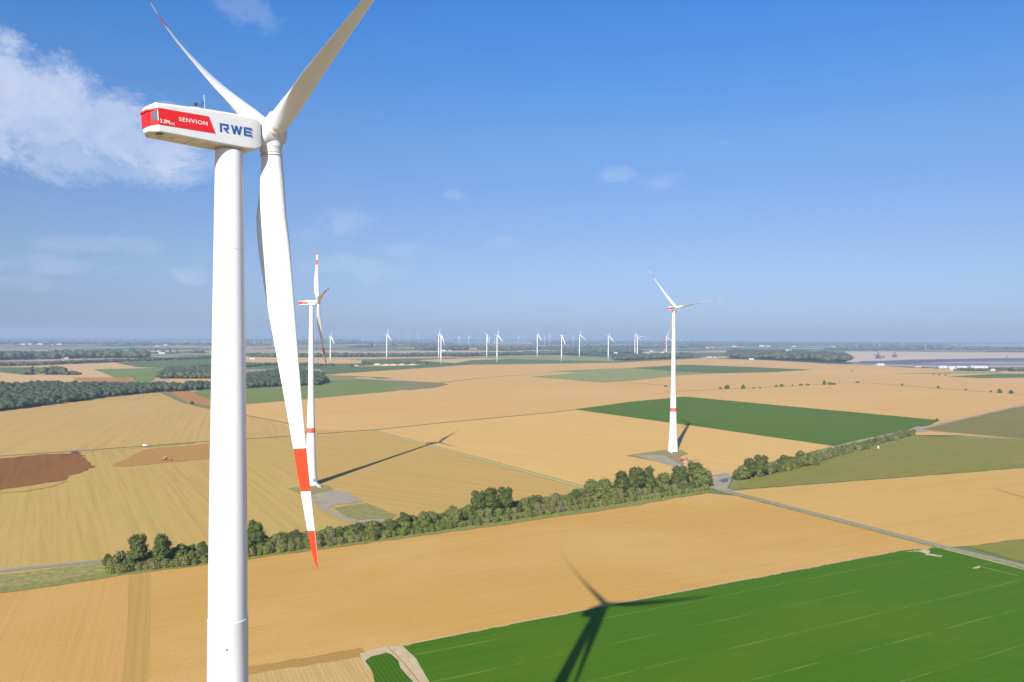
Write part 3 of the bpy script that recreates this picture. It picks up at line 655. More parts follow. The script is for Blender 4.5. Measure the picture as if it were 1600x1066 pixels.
    for f in bm.faces:
        f.normal_update()
        if f.normal.z < 0: f.normal_flip()
    bm.to_mesh(o.data); bm.free()
    # roof hatch housing, weather mast, lidar
    ht = MB(); ht.rings([[Vector(p) for p in ((.75, -5.3, 1.40), (.75, -3.4, 1.46), (-.75, -3.4, 1.46), (-.75, -5.3, 1.40))], [Vector(p) for p in ((.55, -4.7, 1.82), (.55, -3.7, 1.84), (-.55, -3.7, 1.84), (-.55, -4.7, 1.82))]])
    hatch = ht.build('roof_hatch', NACW, nb)
    hp = MB(); hp.add([(.77, -4.95, 1.50), (.77, -3.55, 1.52), (.62, -3.75, 1.78), (.62, -4.6, 1.76)], [(0, 1, 2, 3)]); hp.build('hatch_vent', UNDER, hatch)
    ms = MB(); ms.tube((0, -3.2, 1.4), (0, -3.2, 3.05), .035); ms.tube((-.55, -3.2, 2.35), (.55, -3.2, 2.35), .03)
    ms.tube((.5, -3.2, 2.35), (.5, -3.2, 2.6), .08); ms.tube((-.5, -3.2, 2.35), (-.5, -3.2, 2.6), .05)
    ms.tube((0, -3.85, 1.8), (0, -3.85, 2.35), .05); ms.box(-.22, .22, -4.05, -3.7, 2.2, 2.42); ms.tube((0, -3.2, 1.75), (0, -4.6, 1.9), .03)
    mast = ms.build('weather_mast', DARK, nb)
    rod = MB(); rod.tube((.25, -2.95, 1.42), (.25, -2.95, 3.45), .03); rod.build('lightning_rod', WHITE, nb)
    lamp = MB(); lamp.lathe([(.14, 0), (.16, .12), (.1, .25), (.02, .3)], 12, Matrix.Translation((-.3, -5.6, 1.42))); lamp.build('obstruction_lamp', FARRED, nb)
    # hatches in the belly
    bh = MB()
    bh.box(.6, 1.5, -8.9, -8.3, -1.87, -1.78); bh.build('belly_hatch', DARK, nb)
    bh = MB(); bh.box(-.9, .3, -8.1, -7.5, -1.92, -1.83); bh.build('belly_hatch', UNDER, nb)
    bh2 = MB(); bh2.box(-.2, .9, -6.9, -6.0, -2.02, -1.93); bh2.build('belly_hatch', UNDER, nb)
    lk = MB(); lk.box(-1.4, 1.4, -5.0, -4.95, -2.11, -2.05); lk.build('belly_seam', GREY, nb)
    return nb
def turbine(name, loc, theta, psi, hh, R=55.0, tilt=4.0, detail=2, near=False, label='', group=None, blades=None, pitch=84, ov=5.2):
    root = empty(name, loc, -radians(theta)); tag(root, label, 'wind turbine', group)
    tower_parts(root, hh, 3 if near else detail)
    N = Matrix.Translation((0, 0, hh)) @ Matrix.Rotation(radians(tilt), 4, 'X')
    nb = big_nacelle(root, N, hh, near)
    if not near:
        t2 = letters('SENVION', .74, 'lettering', WHITE, nb, Matrix.Translation((1.95, -6.72, -.38)) @ Matrix(((0, 0, 1, 0), (1, 0, 0, 0), (0, 1, 0, 0), (0, 0, 0, 1))), .018, 1.02)
        t3 = letters('RWE', 1.3, 'blue_lettering', BLUE, nb, Matrix.Translation((1.95, -2.1, -.95)) @ Matrix(((0, 0, 1, 0), (1, 0, 0, 0), (0, 1, 0, 0), (0, 0, 0, 1))), .03, 1.05)
    yaw = MB(); yaw.lathe([(1.56, hh - 2.75), (1.6, hh - 2.55), (1.6, hh - 2.0)], 48); yaw.build('yaw_ring', SEAL, root, True)
    H = N @ Matrix.Translation((0, ov, 0)); hub = child('hub', hub_mesh(), root, H)
    if near:
        pl = MB(); 
        for k in range(3):
            Tk = Matrix.Rotation(radians(psi) + k*2*pi/3, 4, 'Y')
            pl.lathe([(1.42, 1.0), (1.42, 1.62), (1.36, 1.72), (1.30, 2.35)], 40, Tk)
        pc = pl.build('blade_collar', NACW, hub); smooth_by_angle(pc, 30)
    for k in range(3):
        kw = dict(R=R, pitch=pitch); kw.update((blades or [{}]*3)[k])
        bmx = blade_mesh(**kw)
        b = child('blade', bmx, root, H @ Matrix.Rotation(radians(psi) + k*2*pi/3, 4, 'Y'))
        if near:
            T = MB(); T.lathe([(1.27, .0465*R), (1.31, .0465*R + .01), (1.31, .0465*R + .12), (1.27, .0465*R + .14)], 40)
            T.build('root_seal', SEAL, b, True)
    return root
def door_and_stairs(root, ang, hh=0, long=10):
    A = Matrix.Rotation(ang, 4, 'Z')
    mb = MB(); mb.box(-.7, .7, -5.42, -4.6, 3.0, 5.4, T=A); d = mb.build('door', GREY, root)
    st = MB()
    for i in range(14):
        f = i / 13; st.box(-.9, .9, -5.3 - long*f, -4.6 - long*f, 2.85 - 2.7*f, 3.0 - 2.7*f, T=A)
    for sx in (-.95, .95):
        st.tube(A @ Vector((sx, -5.2, 4.0)), A @ Vector((sx, -5.2 - long, 1.2)), .12, 6)
        st.add([A @ Vector(p) for p in ((sx, -5.0, 2.7), (sx, -5.0, 3.1), (sx, -5.0 - long, .4), (sx, -5.0 - long, .05))], [(0, 1, 2, 3)])
    st.build('entrance_stairs', WHITE, root)
# near turbine
CX, CY, HHC = -33.6, 91.1, 143.3
TURB = turbine('wind_turbine', (CX, CY, 0), 44.1, 178.6, HHC, R=55.6, tilt=3.9, near=True, ov=5.2,
    label='huge near wind turbine with red and white nacelle filling the left of the view',
    blades=[dict(c1=.025, c2=-.036, c3=.03, d=0), dict(c1=.031, c2=-.05, c3=.055, d=.055), dict(c1=.031, c2=-.03, c3=-.03, d=.085)], pitch=46)
for ang in (60, -58):
    vo = MB(); A = Matrix.Rotation(radians(ang), 4, 'Z'); vo.box(-.09, .09, -2.48, -2.15, 82.3, 82.5, T=A); vo.build('tower_vent', GREY, TURB)
# turbines in the middle distance
pA = G(485.5, 758); pB = G(1051.5, 705.5)
tA = turbine('wind_turbine', (pA.x, pA.y, 0), 72, 202, 146.5, R=57, group='tall turbines with red tipped blades', label='white turbine seen side-on just right of the big blade, red banded tips',
             blades=[dict(c1=.05, c2=-.04, c3=0.0, reds=False)]*3, pitch=96)
tB = turbine('wind_turbine', (pB.x, pB.y, 0), 41, 200.5, 151, R=58.5, group='tall turbines with red tipped blades', label='white turbine on the right whose lower blade hangs behind its tower',
             blades=[dict(c1=.03, c2=-.03, c3=0.0, reds=False)]*3, pitch=80)
door_and_stairs(tA, radians(72 + 42)); door_and_stairs(tB, radians(41 - 18))
# far turbines: shared simple meshes, one object tree each
def far_meshes():
    tw = MB(); tw.lathe([(2.9, 0), (2.5, 40), (2.0, 90), (1.6, 141)], 12); t = tw.mesh('tower', WHITE, True)
    nm = MB(); nm.rings([nac_ring(y, hw, z0, z1, .5, .3) for y, hw, z0, z1 in ((-7, 1.5, -1.3, 1.2), (-6.5, 2.0, -1.8, 1.6), (3, 2.0, -2, 1.7), (3.3, 1.6, -1.6, 1.4))])
    n_ = nm.mesh('nacelle', NACW)
    return t, n_, hub_mesh(1.8, True), blade_mesh(54, nprof=12, pitch=60, reds=False, chord_k=1.25, redmat=WHITE), blade_mesh(54, nprof=12, pitch=60, reds=False, chord_k=1.2, redmat=RED)
FT, FN, FH, FB, FBR = far_meshes()
def far_turbine(x, yb, yh_, theta, psi, label, group, red=False, thick=1.0):
    p = G(x, yb); D = p.length
    hpx = (yb - yh_); v = hpx / F * p.y          # hub height that subtends hpx
    s = v / 143.0
    r = empty('wind_turbine', (p.x, p.y, 0), -radians(theta)); r.scale = (s*thick, s*thick, s)
    tag(r, label, 'wind turbine', group)
    child('tower', FT, r); N = Matrix.Translation((0, 0, 143))
    child('nacelle', FN, r, N); H = N @ Matrix.Translation((0, 5, 0)); child('hub', FH, r, H)
    for k in range(3): child('blade', FBR if red else FB, r, H @ Matrix.Rotation(radians(psi + 120*k), 4, 'Y'))
    return r
G1 = 'turbines of the far wind park'; G2 = 'faint turbines near the horizon'
FARS = [(516, 567, 526, 60, 20, 'small white turbine just right of the side-on turbine, its foot by dark bushes'),
 (604.3, 563, 523, 62, 8, 'far turbine standing alone above the pale quarry heaps'),
 (685.3, 561.5, 523, 62, 4, 'rear turbine of the close pair left of the middle of the view'),
 (689, 568.8, 523.5, 40, 45, 'front turbine of the close pair, foot at the edge of the tan field'),
 (760.6, 559.6, 523, 45, 58, 'far turbine with spread blades left of the tallest looking far one'),
 (776.5, 566, 524, 62, 10, 'far turbine with an upright blade at the edge of the dark green strip'),
 (839.4, 558, 523, 60, 20, 'far turbine with a blade slanting down right, on the light green field'),
 (877.4, 565, 524.5, 62, 40, 'far turbine with folded looking blades, foot on the dark strip edge'),
 (905.4, 558.3, 523.5, 60, 5, 'thin far turbine with an upright blade beyond the light green field'),
 (950.4, 563.3, 525, 60, 15, 'far turbine standing by a row of bushes on the tan field rim'),
 (992, 557.2, 525, 62, 0, 'left turbine of the close pair in front of the green belt'),
 (995.8, 560, 525, 30, 100, 'right turbine of the close pair, one blade stretched out to the right'),
 (1041, 557.7, 526, 60, 10, 'far turbine half hidden beside the right turbine tower')]
for x, yb, yh_, th, ps, lb in FARS: far_turbine(x, yb, yh_, th, ps, lb, G1, thick=1.25)
SMALL = [(717, 539, 525.5, 50), (732, 539, 525, 20), (764.6, 540, 526, 30), (773, 539.4, 525, 0), (810, 537.6, 525, 40), (818.5, 536.6, 525, 70), (851, 539.4, 525.5, 50),
 (858, 540, 524, 10), (895, 539.4, 526, 0), (1010, 536.5, 530, 30), (1036, 537.3, 529, 10), (1063, 537.8, 530, 50), (634, 534, 522, 0), (639.5, 534, 522, 20), (653, 534, 522, 40), (658, 534, 528, 10),
 (568, 534, 527, 0), (700, 535, 528, 30), (707, 535, 528, 60), (750, 536, 530, 0), (1340, 545.3, 537.5, 0), (1365, 543.3, 537, 20), (1374, 545.3, 537, 40), (1395.6, 544.5, 537, 10), (1409.6, 543.5, 535.5, 0), (1411.5, 543.5, 537, 50), (1446, 547.8, 539, 0),
 (10, 529.5, 521, 0), (16, 529.5, 521, 30), (31, 529.7, 521, 60), (52, 529.7, 520.5, 10), (66, 529.8, 521, 40), (71, 529.8, 520.5, 0), (111.7, 530.3, 520, 0), (113.6, 530, 520.5, 50), (119.7, 530, 520.5, 20), (130, 530, 521, 70), (133, 530, 521, 0), (145, 530.2, 521, 30), (151, 530.2, 521, 10)]
SL = ['pair of faint turbines', 'faint turbine']
for i, (x, yb, yh_, ps) in enumerate(SMALL):
    zone = ('on the horizon at the far left' if x < 200 else 'on the horizon left of the middle' if x < 700 else 'on the horizon right of the middle' if x < 1100 else 'beyond the open cast mine')
    far_turbine(x, yb, yh_, 55 + (i * 7) % 20, ps, 'tiny faint white turbine ' + zone, G2 + ' ' + zone, thick=1.3)
# ------------------------------------------------------------------ trees
def tree_proto(name, kind, h, w, seed, leafs=1300, ls=.75, lumps=9, trunk=True, base=.12, top=.55):
    rnd = random.Random(seed); np_r = np.random.RandomState(seed)
    cr_ = MB(); L = []
    for i in range(lumps):
        f = i / max(1, lumps - 1); zc = h * (base + (1 - base) * (.18 + .64 * f))
        rad = w * .5 * (1 - abs(f - .35) * top); a = rnd.uniform(0, 2*pi); rr = rnd.uniform(.15, .6) * rad
        lr = w * rnd.uniform(.24, .36) * (1 - .35 * f)
        L.append((Vector((cos(a) * rr, sin(a) * rr, min(zc, h - lr * .8))), lr))
    L.append((Vector((0, 0, h * .42)), w * .36))
    for c, r in L:      # inner leafy mass
        ico = bmesh.new(); bmesh.ops.create_icosphere(ico, subdivisions=2, radius=r * .86)
        vs = [v.co * (1 + rnd.uniform(-.16, .16)) + c for v in ico.verts]; vs = [Vector((v.x, v.y, max(v.z, .1))) for v in vs]
        cr_.add(vs, [tuple(v.index for v in f.verts) for f in ico.faces]); ico.free()
    per = leafs // len(L)
    for c, r in L:
        for _ in range(per):
            d = Vector(np_r.normal(size=3)).normalized()
            if d.z < -.5: d.z *= -.6
            p = c + d * r * rnd.choice((rnd.uniform(.8, 1.12), rnd.uniform(.95, 1.34)))
            if p.z < .15: p.z = .15 + rnd.random() * .4
            s = ls * rnd.uniform(.5, 1.15)
            n_ = (d + Vector(np_r.normal(size=3)) * .55).normalized(); t = n_.orthogonal().normalized(); t = Matrix.Rotation(rnd.uniform(0, 6.28), 3, n_) @ t; b = n_.cross(t)
            cr_.add([p - t*s*.5 - b*s*.3, p + t*s*.5 - b*s*.35, p + t*s*.35 + b*s*.4, p - t*s*.3 + b*s*.45], [(0, 1, 2, 3)])
    crown = cr_.mesh('crown', LEAF[kind])
    tr = MB(); hb = h * (.5 if trunk else .3); r0 = max(.12, w * .035)
    tr.tube((0, 0, 0), (0.1, 0, hb), r0, 8, r0 * .5)
    for k in range(5):
        a = k * 1.3; tr.tube((0.04, 0, hb * (.45 + .1*k)), (cos(a) * w * .25, sin(a) * w * .25, hb * (.45 + .1*k) + h * .2), r0 * .45, 6, r0 * .15)
    return crown, tr.mesh('trunk', BARK, True), h
PR = {
 'poplar1': tree_proto('t', 'dark', 15, 9.5, 1, 2600, .8, 16, base=.2, top=.5),
 'poplar2': tree_proto('t', 'dark', 14, 9, 2, 2400, .8, 15, base=.15, top=.35),
 'round1': tree_proto('t', 'mid', 9, 8.5, 3, 1900, .7, 11, base=.05, top=.4),
 'round2': tree_proto('t', 'mid', 8, 9, 4, 1900, .7, 11, base=.02, top=.5),
 'dround': tree_proto('t', 'dark', 8, 8, 5, 1800, .65, 10, base=.08, top=.4),
 'bush1': tree_proto('t', 'mid', 5, 7, 6, 1300, .6, 9, False, base=0, top=.6),
 'bush2': tree_proto('t', 'olive', 4.6, 6.5, 7, 1300, .6, 9, False, base=0, top=.6),
 'bush3': tree_proto('t', 'grey', 4.2, 6, 8, 1200, .6, 8, False, base=0, top=.6),
 'bush4': tree_proto('t', 'bright', 4.2, 6, 9, 1200, .6, 8, False, base=0, top=.6),
}
LAB = {'poplar1': 'tall dark poplar', 'poplar2': 'tall dense dark tree', 'round1': 'round green tree', 'round2': 'broad green tree', 'dround': 'dark round tree',
       'bush1': 'green bush', 'bush2': 'olive bush', 'bush3': 'greyish brown bush', 'bush4': 'bright green bush'}
def put(kind, p, sc, label, group, w=1.0):
    cm, tm, h = PR[kind]; isb = kind.startswith('bush')
    r = empty('bush' if isb else 'tree', (p.x, p.y, 0), random.uniform(0, 6.28)); r.scale = (sc * w, sc * w * random.uniform(.9, 1.1), sc)
    tag(r, label, 'bush' if isb else 'tree', group); child('crown', cm, r); child('trunk', tm, r); return r
def hline(pts, x):
    for (x0, y0), (x1, y1) in zip(pts, pts[1:]):
        if x0 <= x <= x1: return y0 + (y1 - y0) * (x - x0) / (x1 - x0)
    return pts[-1][1]
HF = [(160, 901), (300, 885), (400, 870), (600, 843), (800, 814.5), (1000, 784), (1112, 767)]   # front foot of the hedge
HB = [(160, 884), (300, 866), (400, 853), (600, 826), (800, 793), (1000, 765), (1112, 752)]   # back foot
def seg(x):
    for a, b, s in ((0, 300, 'at the left end of the long hedgerow'), (300, 420, 'in the hedgerow behind the near tower'), (420, 570, 'in the hedgerow around the big blade tip'),
                    (570, 700, 'in the hedgerow right of the blade tip'), (700, 850, 'in the hedgerow below the yellow track'), (850, 1000, 'in the hedgerow left of the right turbine'), (1000, 1120, 'in the hedgerow next to the crossroads')):
        if a <= x < b: return s
def pxh(p, hpx): return hpx / F * p.y          # metres high for a height in photo pixels
# single trees seen one by one: kind, x, foot y, height px, width factor
BIG = [('poplar1', 216, 886, 52, 1.0, 'leftmost of the two tall dark trees at the left end of the hedge'), ('poplar1', 253, 882, 48, 1.05, 'right one of the two tall dark trees at the left end of the hedge'),
 ('dround', 169, 885, 19, .9, 'small dark tree standing at the very left end of the hedge'), ('bush2', 187, 884, 21, .8, 'slim pale bush beside the first dark tree'),
 ('poplar2', 398, 855, 40, 1.1, 'dark pointed tree just right of the near tower'), ('round1', 285, 874, 24, .9, 'loose dark green tree left of the near tower'),
 ('dround', 560, 838, 20, 1.0, 'dark round tree right of the blade tip'), ('round1', 584, 836, 22, 1.2, 'upright green tree at the mouth of the gravel track'),
 ('dround', 612, 832, 20, 1.0, 'dark green tree right of the gravel track'), ('dround', 631, 824, 23, 1.05, 'deep green round tree on a visible trunk'), ('round1', 664, 826, 22, 1.0, 'bushy green tree right of the deep green one'),
 ('round2', 712, 818, 22, 1.0, 'pale green tree left of the big clump'),
 ('poplar2', 748, 806, 39, 1.05, 'left tree of the big clump under the yellow track'), ('poplar2', 768, 804, 42, 1.05, 'tallest tree of the big clump under the yellow track'), ('poplar2', 790, 801, 40, 1.0, 'right tree of the big clump under the yellow track'),
 ('dround', 835, 792, 18, .9, 'small dark round tree past the big clump'), ('dround', 900, 785, 20, 1.0, 'dark round tree at the end of the yellow track'),
 ('round2', 925, 779, 28, 1.2, 'broad green tree at the end of the yellow track'), ('round2', 945, 778, 28, 1.2, 'wide green tree before the high group'),
 ('poplar2', 972, 774, 38, 1.2, 'left tree of the high group below the right turbine'), ('poplar2', 995, 770, 40, 1.15, 'middle tree of the high group below the right turbine'), ('poplar2', 1012, 768, 38, 1.1, 'right tree of the high group below the right turbine'),
 ('round1', 1036, 765, 26, 1.0, 'lighter tree between the high group and the last clump'),
 ('poplar2', 1062, 762, 34, 1.2, 'left tree of the last clump before the crossroads'), ('poplar1', 1085, 757, 36, 1.2, 'highest tree of the last clump before the crossroads'), ('round1', 1098, 761, 30, 1.1, 'end tree of the hedge beside the crossroads'),
 ('poplar2', 1172, 748, 32, 1.1, 'first tall tree of the right hedge beside the crossroads'), ('poplar2', 1190, 745, 34, 1.1, 'second tall tree of the right hedge'), ('round1', 1162, 750, 22, 1.0, 'leaning green tree on the crossroads end of the right hedge'),
 ('dround', 1225, 729, 18, 1.2, 'dark dome shaped tree behind the right hedge'), ('round1', 1253, 729, 24, .9, 'feathery pale tree of the right hedge'), ('round2', 1270, 727, 20, 1.1, 'broad dark tree of the right hedge')]
for kd, x, y, hp, wf, lb in BIG:
    p = G(x, y); h = pxh(p, hp); put(kd, p, h / PR[kd][2], lb, 'single trees of the hedgerows', wf)
rnd = random.Random(11)
x = 176.0
while x < 1108:
    yf, yb = hline(HF, x), hline(HB, x); rows = (.12, .55, .95) if x > 400 or x > 230 else (.15, .6)
    if 588 < x < 606: x += 3
    for rI, t in enumerate(rows):
        xx = x + rnd.uniform(-4, 4); p = G(xx, yf + (yb - yf) * t)
        kd = rnd.choice(['bush1', 'bush1', 'bush2', 'round1', 'bush3', 'bush4', 'round2', 'bush1', 'dround', 'bush2'] if rI else ['bush2', 'bush1', 'bush1', 'bush3', 'bush4', 'bush2', 'bush1'])
        hp = rnd.choice((rnd.uniform(9, 15), rnd.uniform(12, 19), rnd.uniform(10, 17))) * (.8 + .35 * t) * (1 - (x - 170) / 3200); h = pxh(p, hp)
        s_ = seg(xx) or seg(x)
        put(kd, p, h / PR[kd][2], LAB[kd] + ' ' + s_, 'bushes ' + s_ + ': ' + LAB[kd], rnd.uniform(.95, 1.25))
    x += 9.5 * (1 - (x - 170) / 3500) + rnd.uniform(0, 2)
RF = [(1146, 752), (1180, 746), (1230, 736), (1300, 716), (1370, 696), (1428, 681)]
x = 1150.0
while x < 1428:
    yf = hline(RF, x)
    for t in (0, 1):
        xx = x + rnd.uniform(-3, 3); p = G(xx, yf - 1 - 4.5 * t); kd = rnd.choice(['bush1', 'bush2', 'bush3', 'round2', 'dround', 'bush1'])
        hp = rnd.uniform(9, 15) * (1 - (x - 1150) / 520); h = pxh(p, max(4.5, hp))
        s_ = 'near the crossroads end of the right hedge' if xx < 1240 else 'in the middle of the right hedge' if xx < 1340 else 'at the far end of the right hedge'
        put(kd, p, h / PR[kd][2], LAB[kd] + ' ' + s_, 'bushes ' + s_ + ': ' + LAB[kd], rnd.uniform(1, 1.3))
    x += 7.5 * (1 - (x - 1150) / 600)
# scattered trees on far field edges
SC = [('dround', 1136, 607.5, 6, 1.3, 'dark tree, leftmost on the far grass strip'), ('bush3', 1126, 607.5, 2.2, 2, 'low brownish bush left of the leftmost strip tree'), ('dround', 1161, 608, 7, .9, 'upright dark tree, second on the far grass strip'), ('bush1', 1178, 607.5, 2.5, 1.2, 'tiny bush after the second strip tree'), ('bush1', 1187, 607, 2.3, 1.3, 'small bush on the far grass strip'),
 ('bush1', 1213, 604.8, 3.2, 1.3, 'left bush of the long low clump on the strip'), ('bush1', 1221, 604.5, 3.8, 1.5, 'middle bush of the long low clump'), ('bush2', 1238, 603.5, 2.6, 1, 'single bush between two low clumps'), ('bush1', 1252, 602.5, 2.6, 2, 'left bush of the second low clump'), ('bush1', 1262, 602.5, 2.6, 2, 'right bush of the second low clump'),
 ('dround', 1288, 601.5, 7, .8, 'pointed tree at the head of the third clump'), ('bush1', 1297, 601.5, 4, 1.5, 'low green bush beside the pointed tree'), ('bush1', 1303, 601.5, 3.4, 1.3, 'end bush of the third clump'), ('bush3', 1340, 599, 3, 1.5, 'sparse brownish bush at the kink of the strip'),
 ('bush1', 1410, 602.8, 3, 1.2, 'lone small bush right of the kink'), ('dround', 1466, 607.3, 4, 1.0, 'lone small round tree on the right strip'), ('bush3', 1509, 610, 2.4, 1.2, 'brownish bush on the right strip'), ('bush1', 1548, 613, 2.8, 1.1, 'small bush before the two rightmost trees'),
 ('dround', 1562, 614.5, 7, .9, 'left tree of the two rightmost far trees'), ('dround', 1580, 615.5, 6, 1.1, 'right tree of the two rightmost far trees'),
 ('dround', 1464, 657.5, 4.5, .8, 'small conical bush at the corner of the deep green field'), ('bush1', 1040, 604.5, 2.2, 2, 'low bush behind the right turbine tower'),
 ('bush1', 1459, 585.5, 2, 1.2, 'left of three dots of bush in the far right field'), ('bush1', 1468, 586.7, 2, 1.2, 'middle of three dots of bush in the far right field'), ('bush1', 1477, 587.2, 2, 1.2, 'right of three dots of bush in the far right field'), ('bush1', 1331, 580.3, 1.8, 1.2, 'tiny lone bush in the far tan field'), ('dround', 300, 632, 5, 1.3, 'small dark tree beside the orange strip')]
for kd, x, y, hp, wf, lb in SC:
    p = G(x, y); put(kd, p, pxh(p, hp) / PR[kd][2], lb, 'scattered trees on field edges', wf)
# far-off woods: one object each, many crowns
ICO = bmesh.new(); bmesh.ops.create_icosphere(ICO, subdivisions=2, radius=1.0)
IV = np.array([v.co[:] for v in ICO.verts]); IF = np.array([[v.index for v in f.verts] for f in ICO.faces]); ICO.free()
ICO = bmesh.new(); bmesh.ops.create_icosphere(ICO, subdivisions=1, radius=1.0)
IV1 = np.array([v.co[:] for v in ICO.verts]); IF1 = np.array([[v.index for v in f.verts] for f in ICO.faces]); ICO.free()
def inside(px, py, poly):
    c = False; n = len(poly)
    for i in range(n):
        x0, y0 = poly[i][:2]; x1, y1 = poly[i-1][:2]
        if (y0 > py) != (y1 > py) and px < (x1 - x0) * (py - y0) / (y1 - y0) + x0: c = not c
    return c
def wood(name, pts, sp, h, mat, label, seed=1, lod=2, leaves=14, cap=3000, cat='wood'):
    P = [G(x, y) for x, y in pts]; poly = [(p.x, p.y) for p in P]
    xs = [p[0] for p in poly]; ys = [p[1] for p in poly]; r = np.random.RandomState(seed); C_ = []
    y = min(ys)
    while y < max(ys):
        x = min(xs)
        while x < max(xs):
            q = (x + r.uniform(-.45, .45) * sp, y + r.uniform(-.45, .45) * sp)
            if inside(q[0], q[1], poly): C_.append(q)
            x += sp
        y += sp * .85
    if len(C_) > cap: C_ = [C_[i] for i in r.choice(len(C_), cap, False)]
    V, Fc = (IV, IF) if lod == 2 else (IV1, IF1)
    vs = []; fs = []; b = 0
    for (cx, cy) in C_:
        k_ = r.uniform(0, 1); hh = h * (.5 + .7 * k_); w = sp * (.42 + .5 * k_ * r.uniform(.7, 1.1))
        v = V * (1 + r.uniform(-.22, .22, (len(V), 1)))
        v = v * [w, w, hh * .42] + [cx, cy, hh * .56]; v[:, 2] = np.maximum(v[:, 2], .1)
        vs.append(v); fs.append(Fc + b); b += len(V)
        if leaves:
            d = r.normal(size=(leaves, 3)); d /= np.linalg.norm(d, axis=1)[:, None]; d[:, 2] = abs(d[:, 2]) * .9 - .1
            c = d * [w, w, hh * .42] * r.uniform(.9, 1.2, (leaves, 1)) + [cx, cy, hh * .56]
            s = sp * .13
            tri = c[:, None, :] + r.normal(size=(leaves, 3, 3)) * s
            vs.append(tri.reshape(-1, 3)); fs.append(np.arange(leaves * 3).reshape(-1, 3) + b); b += leaves * 3
    vs = np.concatenate(vs); fs = np.concatenate(fs)
    me = bpy.data.meshes.new(name); me.vertices.add(len(vs)); me.vertices.foreach_set('co', vs.ravel())
    me.loops.add(fs.size); me.loops.foreach_set('vertex_index', fs.ravel().astype(np.int32))
    me.polygons.add(len(fs)); me.polygons.foreach_set('loop_start', np.arange(0, fs.size, 3, dtype=np.int32)); me.polygons.foreach_set('loop_total', np.full(len(fs), 3, np.int32))
    me.update(calc_edges=True); me.materials.append(LEAF[mat])
    o = bpy.data.objects.new(name, me); COL.objects.link(o); tag(o, label, cat, kind='stuff'); return o
wood('wood', [(-160,660),(-160,612),(0,606),(90,603),(200,606),(330,604),(334,609),(250,613),(185,619),(120,628),(0,643)], 8.5, 13, 'wood', 'broad mixed wood filling the left middle distance', 1, 2, 22, 2600)
wood('wood', [(384,590),(430,584),(470,582),(500,588),(512,597),(498,602),(440,604),(384,607)], 9, 14, 'wood', 'wood seen between the near tower and its lower blade', 2, 2, 18, 1500)
wood('copse', [(248,592),(262,582),(300,579),(334,578),(334,592)], 12, 18, 'woodfar', 'square dark copse left of the near tower', 3, 2, 10, 900)
wood('copse', [(62,586),(75,583),(98,583),(104,586)], 13, 20, 'woodfar', 'long dark grove beyond the left wood', 4, 2, 10, 300)
wood('copse', [(100,586),(104,585),(116,585),(126,586)], 12, 11, 'woodfar', 'low tail of the long dark grove', 5, 2, 10, 100)
wood('copse', [(37,586),(41,584),(47,584),(48,586)], 12, 17, 'woodfar', 'small dark grove at the far left', 6, 2, 10, 60)
def strip(name, pts, hpx, mat, label, seed, thick=1.6, sp=16, lod=1, cap=1500, leaves=6):
    "tree belt along a pixel polyline"
    up = [(x, y - thick) for x, y in pts][::-1]
    mid = pts[len(pts)//2]; h = pxh(G(*mid), hpx)
    return wood(name, list(pts) + up, sp, h, mat, label, seed, lod, leaves, cap, 'tree belt')
strip('tree_belt', [(-30,573.5),(60,571.5),(100,569.5),(160,567),(230,564.5),(300,561.5),(334,560)], 5, 'woodfar', 'uneven dark tree belt in front of the left village', 11, .8, 15)
strip('tree_belt', [(-30,564),(60,562),(150,560),(230,560)], 11, 'woodfar', 'tall trees wrapping the left village', 12, 3.2, 34, cap=700)
strip('tree_belt', [(384,558),(470,558.5),(560,558),(640,557.5),(720,557),(820,555),(920,554)], 5.5, 'woodfar', 'long dark tree belt crossing behind the far turbines', 13, 1.2, 28, cap=1500)
strip('tree_belt', [(384,574),(420,571),(470,571),(500,573)], 4, 'woodfar', 'low trees behind the middle wood', 14, 1.0, 14)
strip('tree_belt', [(655,547.5),(700,548),(728,547.5)], 6, 'woodfar', 'dark copse behind the close turbine pair', 15, 2.0, 60, cap=500)
strip('tree_belt', [(750,547.5),(800,548.5),(850,546.5),(940,552),(1000,553)], 4.5, 'woodfar', 'ragged copses right of the middle', 16, 1.8, 60, cap=600)
strip('tree_belt', [(960,564),(1010,562),(1080,559.5)], 7, 'woodfar', 'green belt at the foot of the far turbine pair', 17, 3.5, 28, cap=900)
strip('tree_belt', [(1140,560),(1200,562),(1260,564),(1322,568)], 11, 'woodfar', 'wooded slope beside the open cast mine', 18, 7, 45, cap=1300)
strip('tree_belt', [(1495,580.5),(1560,579.5),(1700,583)], 4, 'woodfar', 'dark tree belt below the mine at the right edge', 19, 1.2, 22)
for i, (x0, x1, y, hp) in enumerate([(-40,230,538.5,3.5), (160,420,540,3), (330,560,534.5,3.5), (440,700,538.5,3.5), (600,960,534,3), (840,1180,538,4), (900,1100,544,3), (1080,1480,541,4), (1300,1650,547.5,4), (1180,1650,538,3), (-40,400,532.5,2), (230,330,553,3), (560,760,543.5,3)]):
    strip('tree_belt', [(x0, y), ((x0+x1)/2, y - .3), (x1, y + .3)], hp, 'woodfar', ['hazy tree line %s' % s for s in ('above the left village', 'behind the left fields', 'left of the big blade', 'right of the side-on turbine', 'along the middle horizon', 'below the right middle horizon', 'behind the right turbine', 'above the wooded slope', 'above the mine terraces', 'on the right horizon', 'on the left horizon', 'beside the left hamlet', 'behind the lone far turbine')][i], 30 + i, 1.0, 130, cap=500, leaves=4)
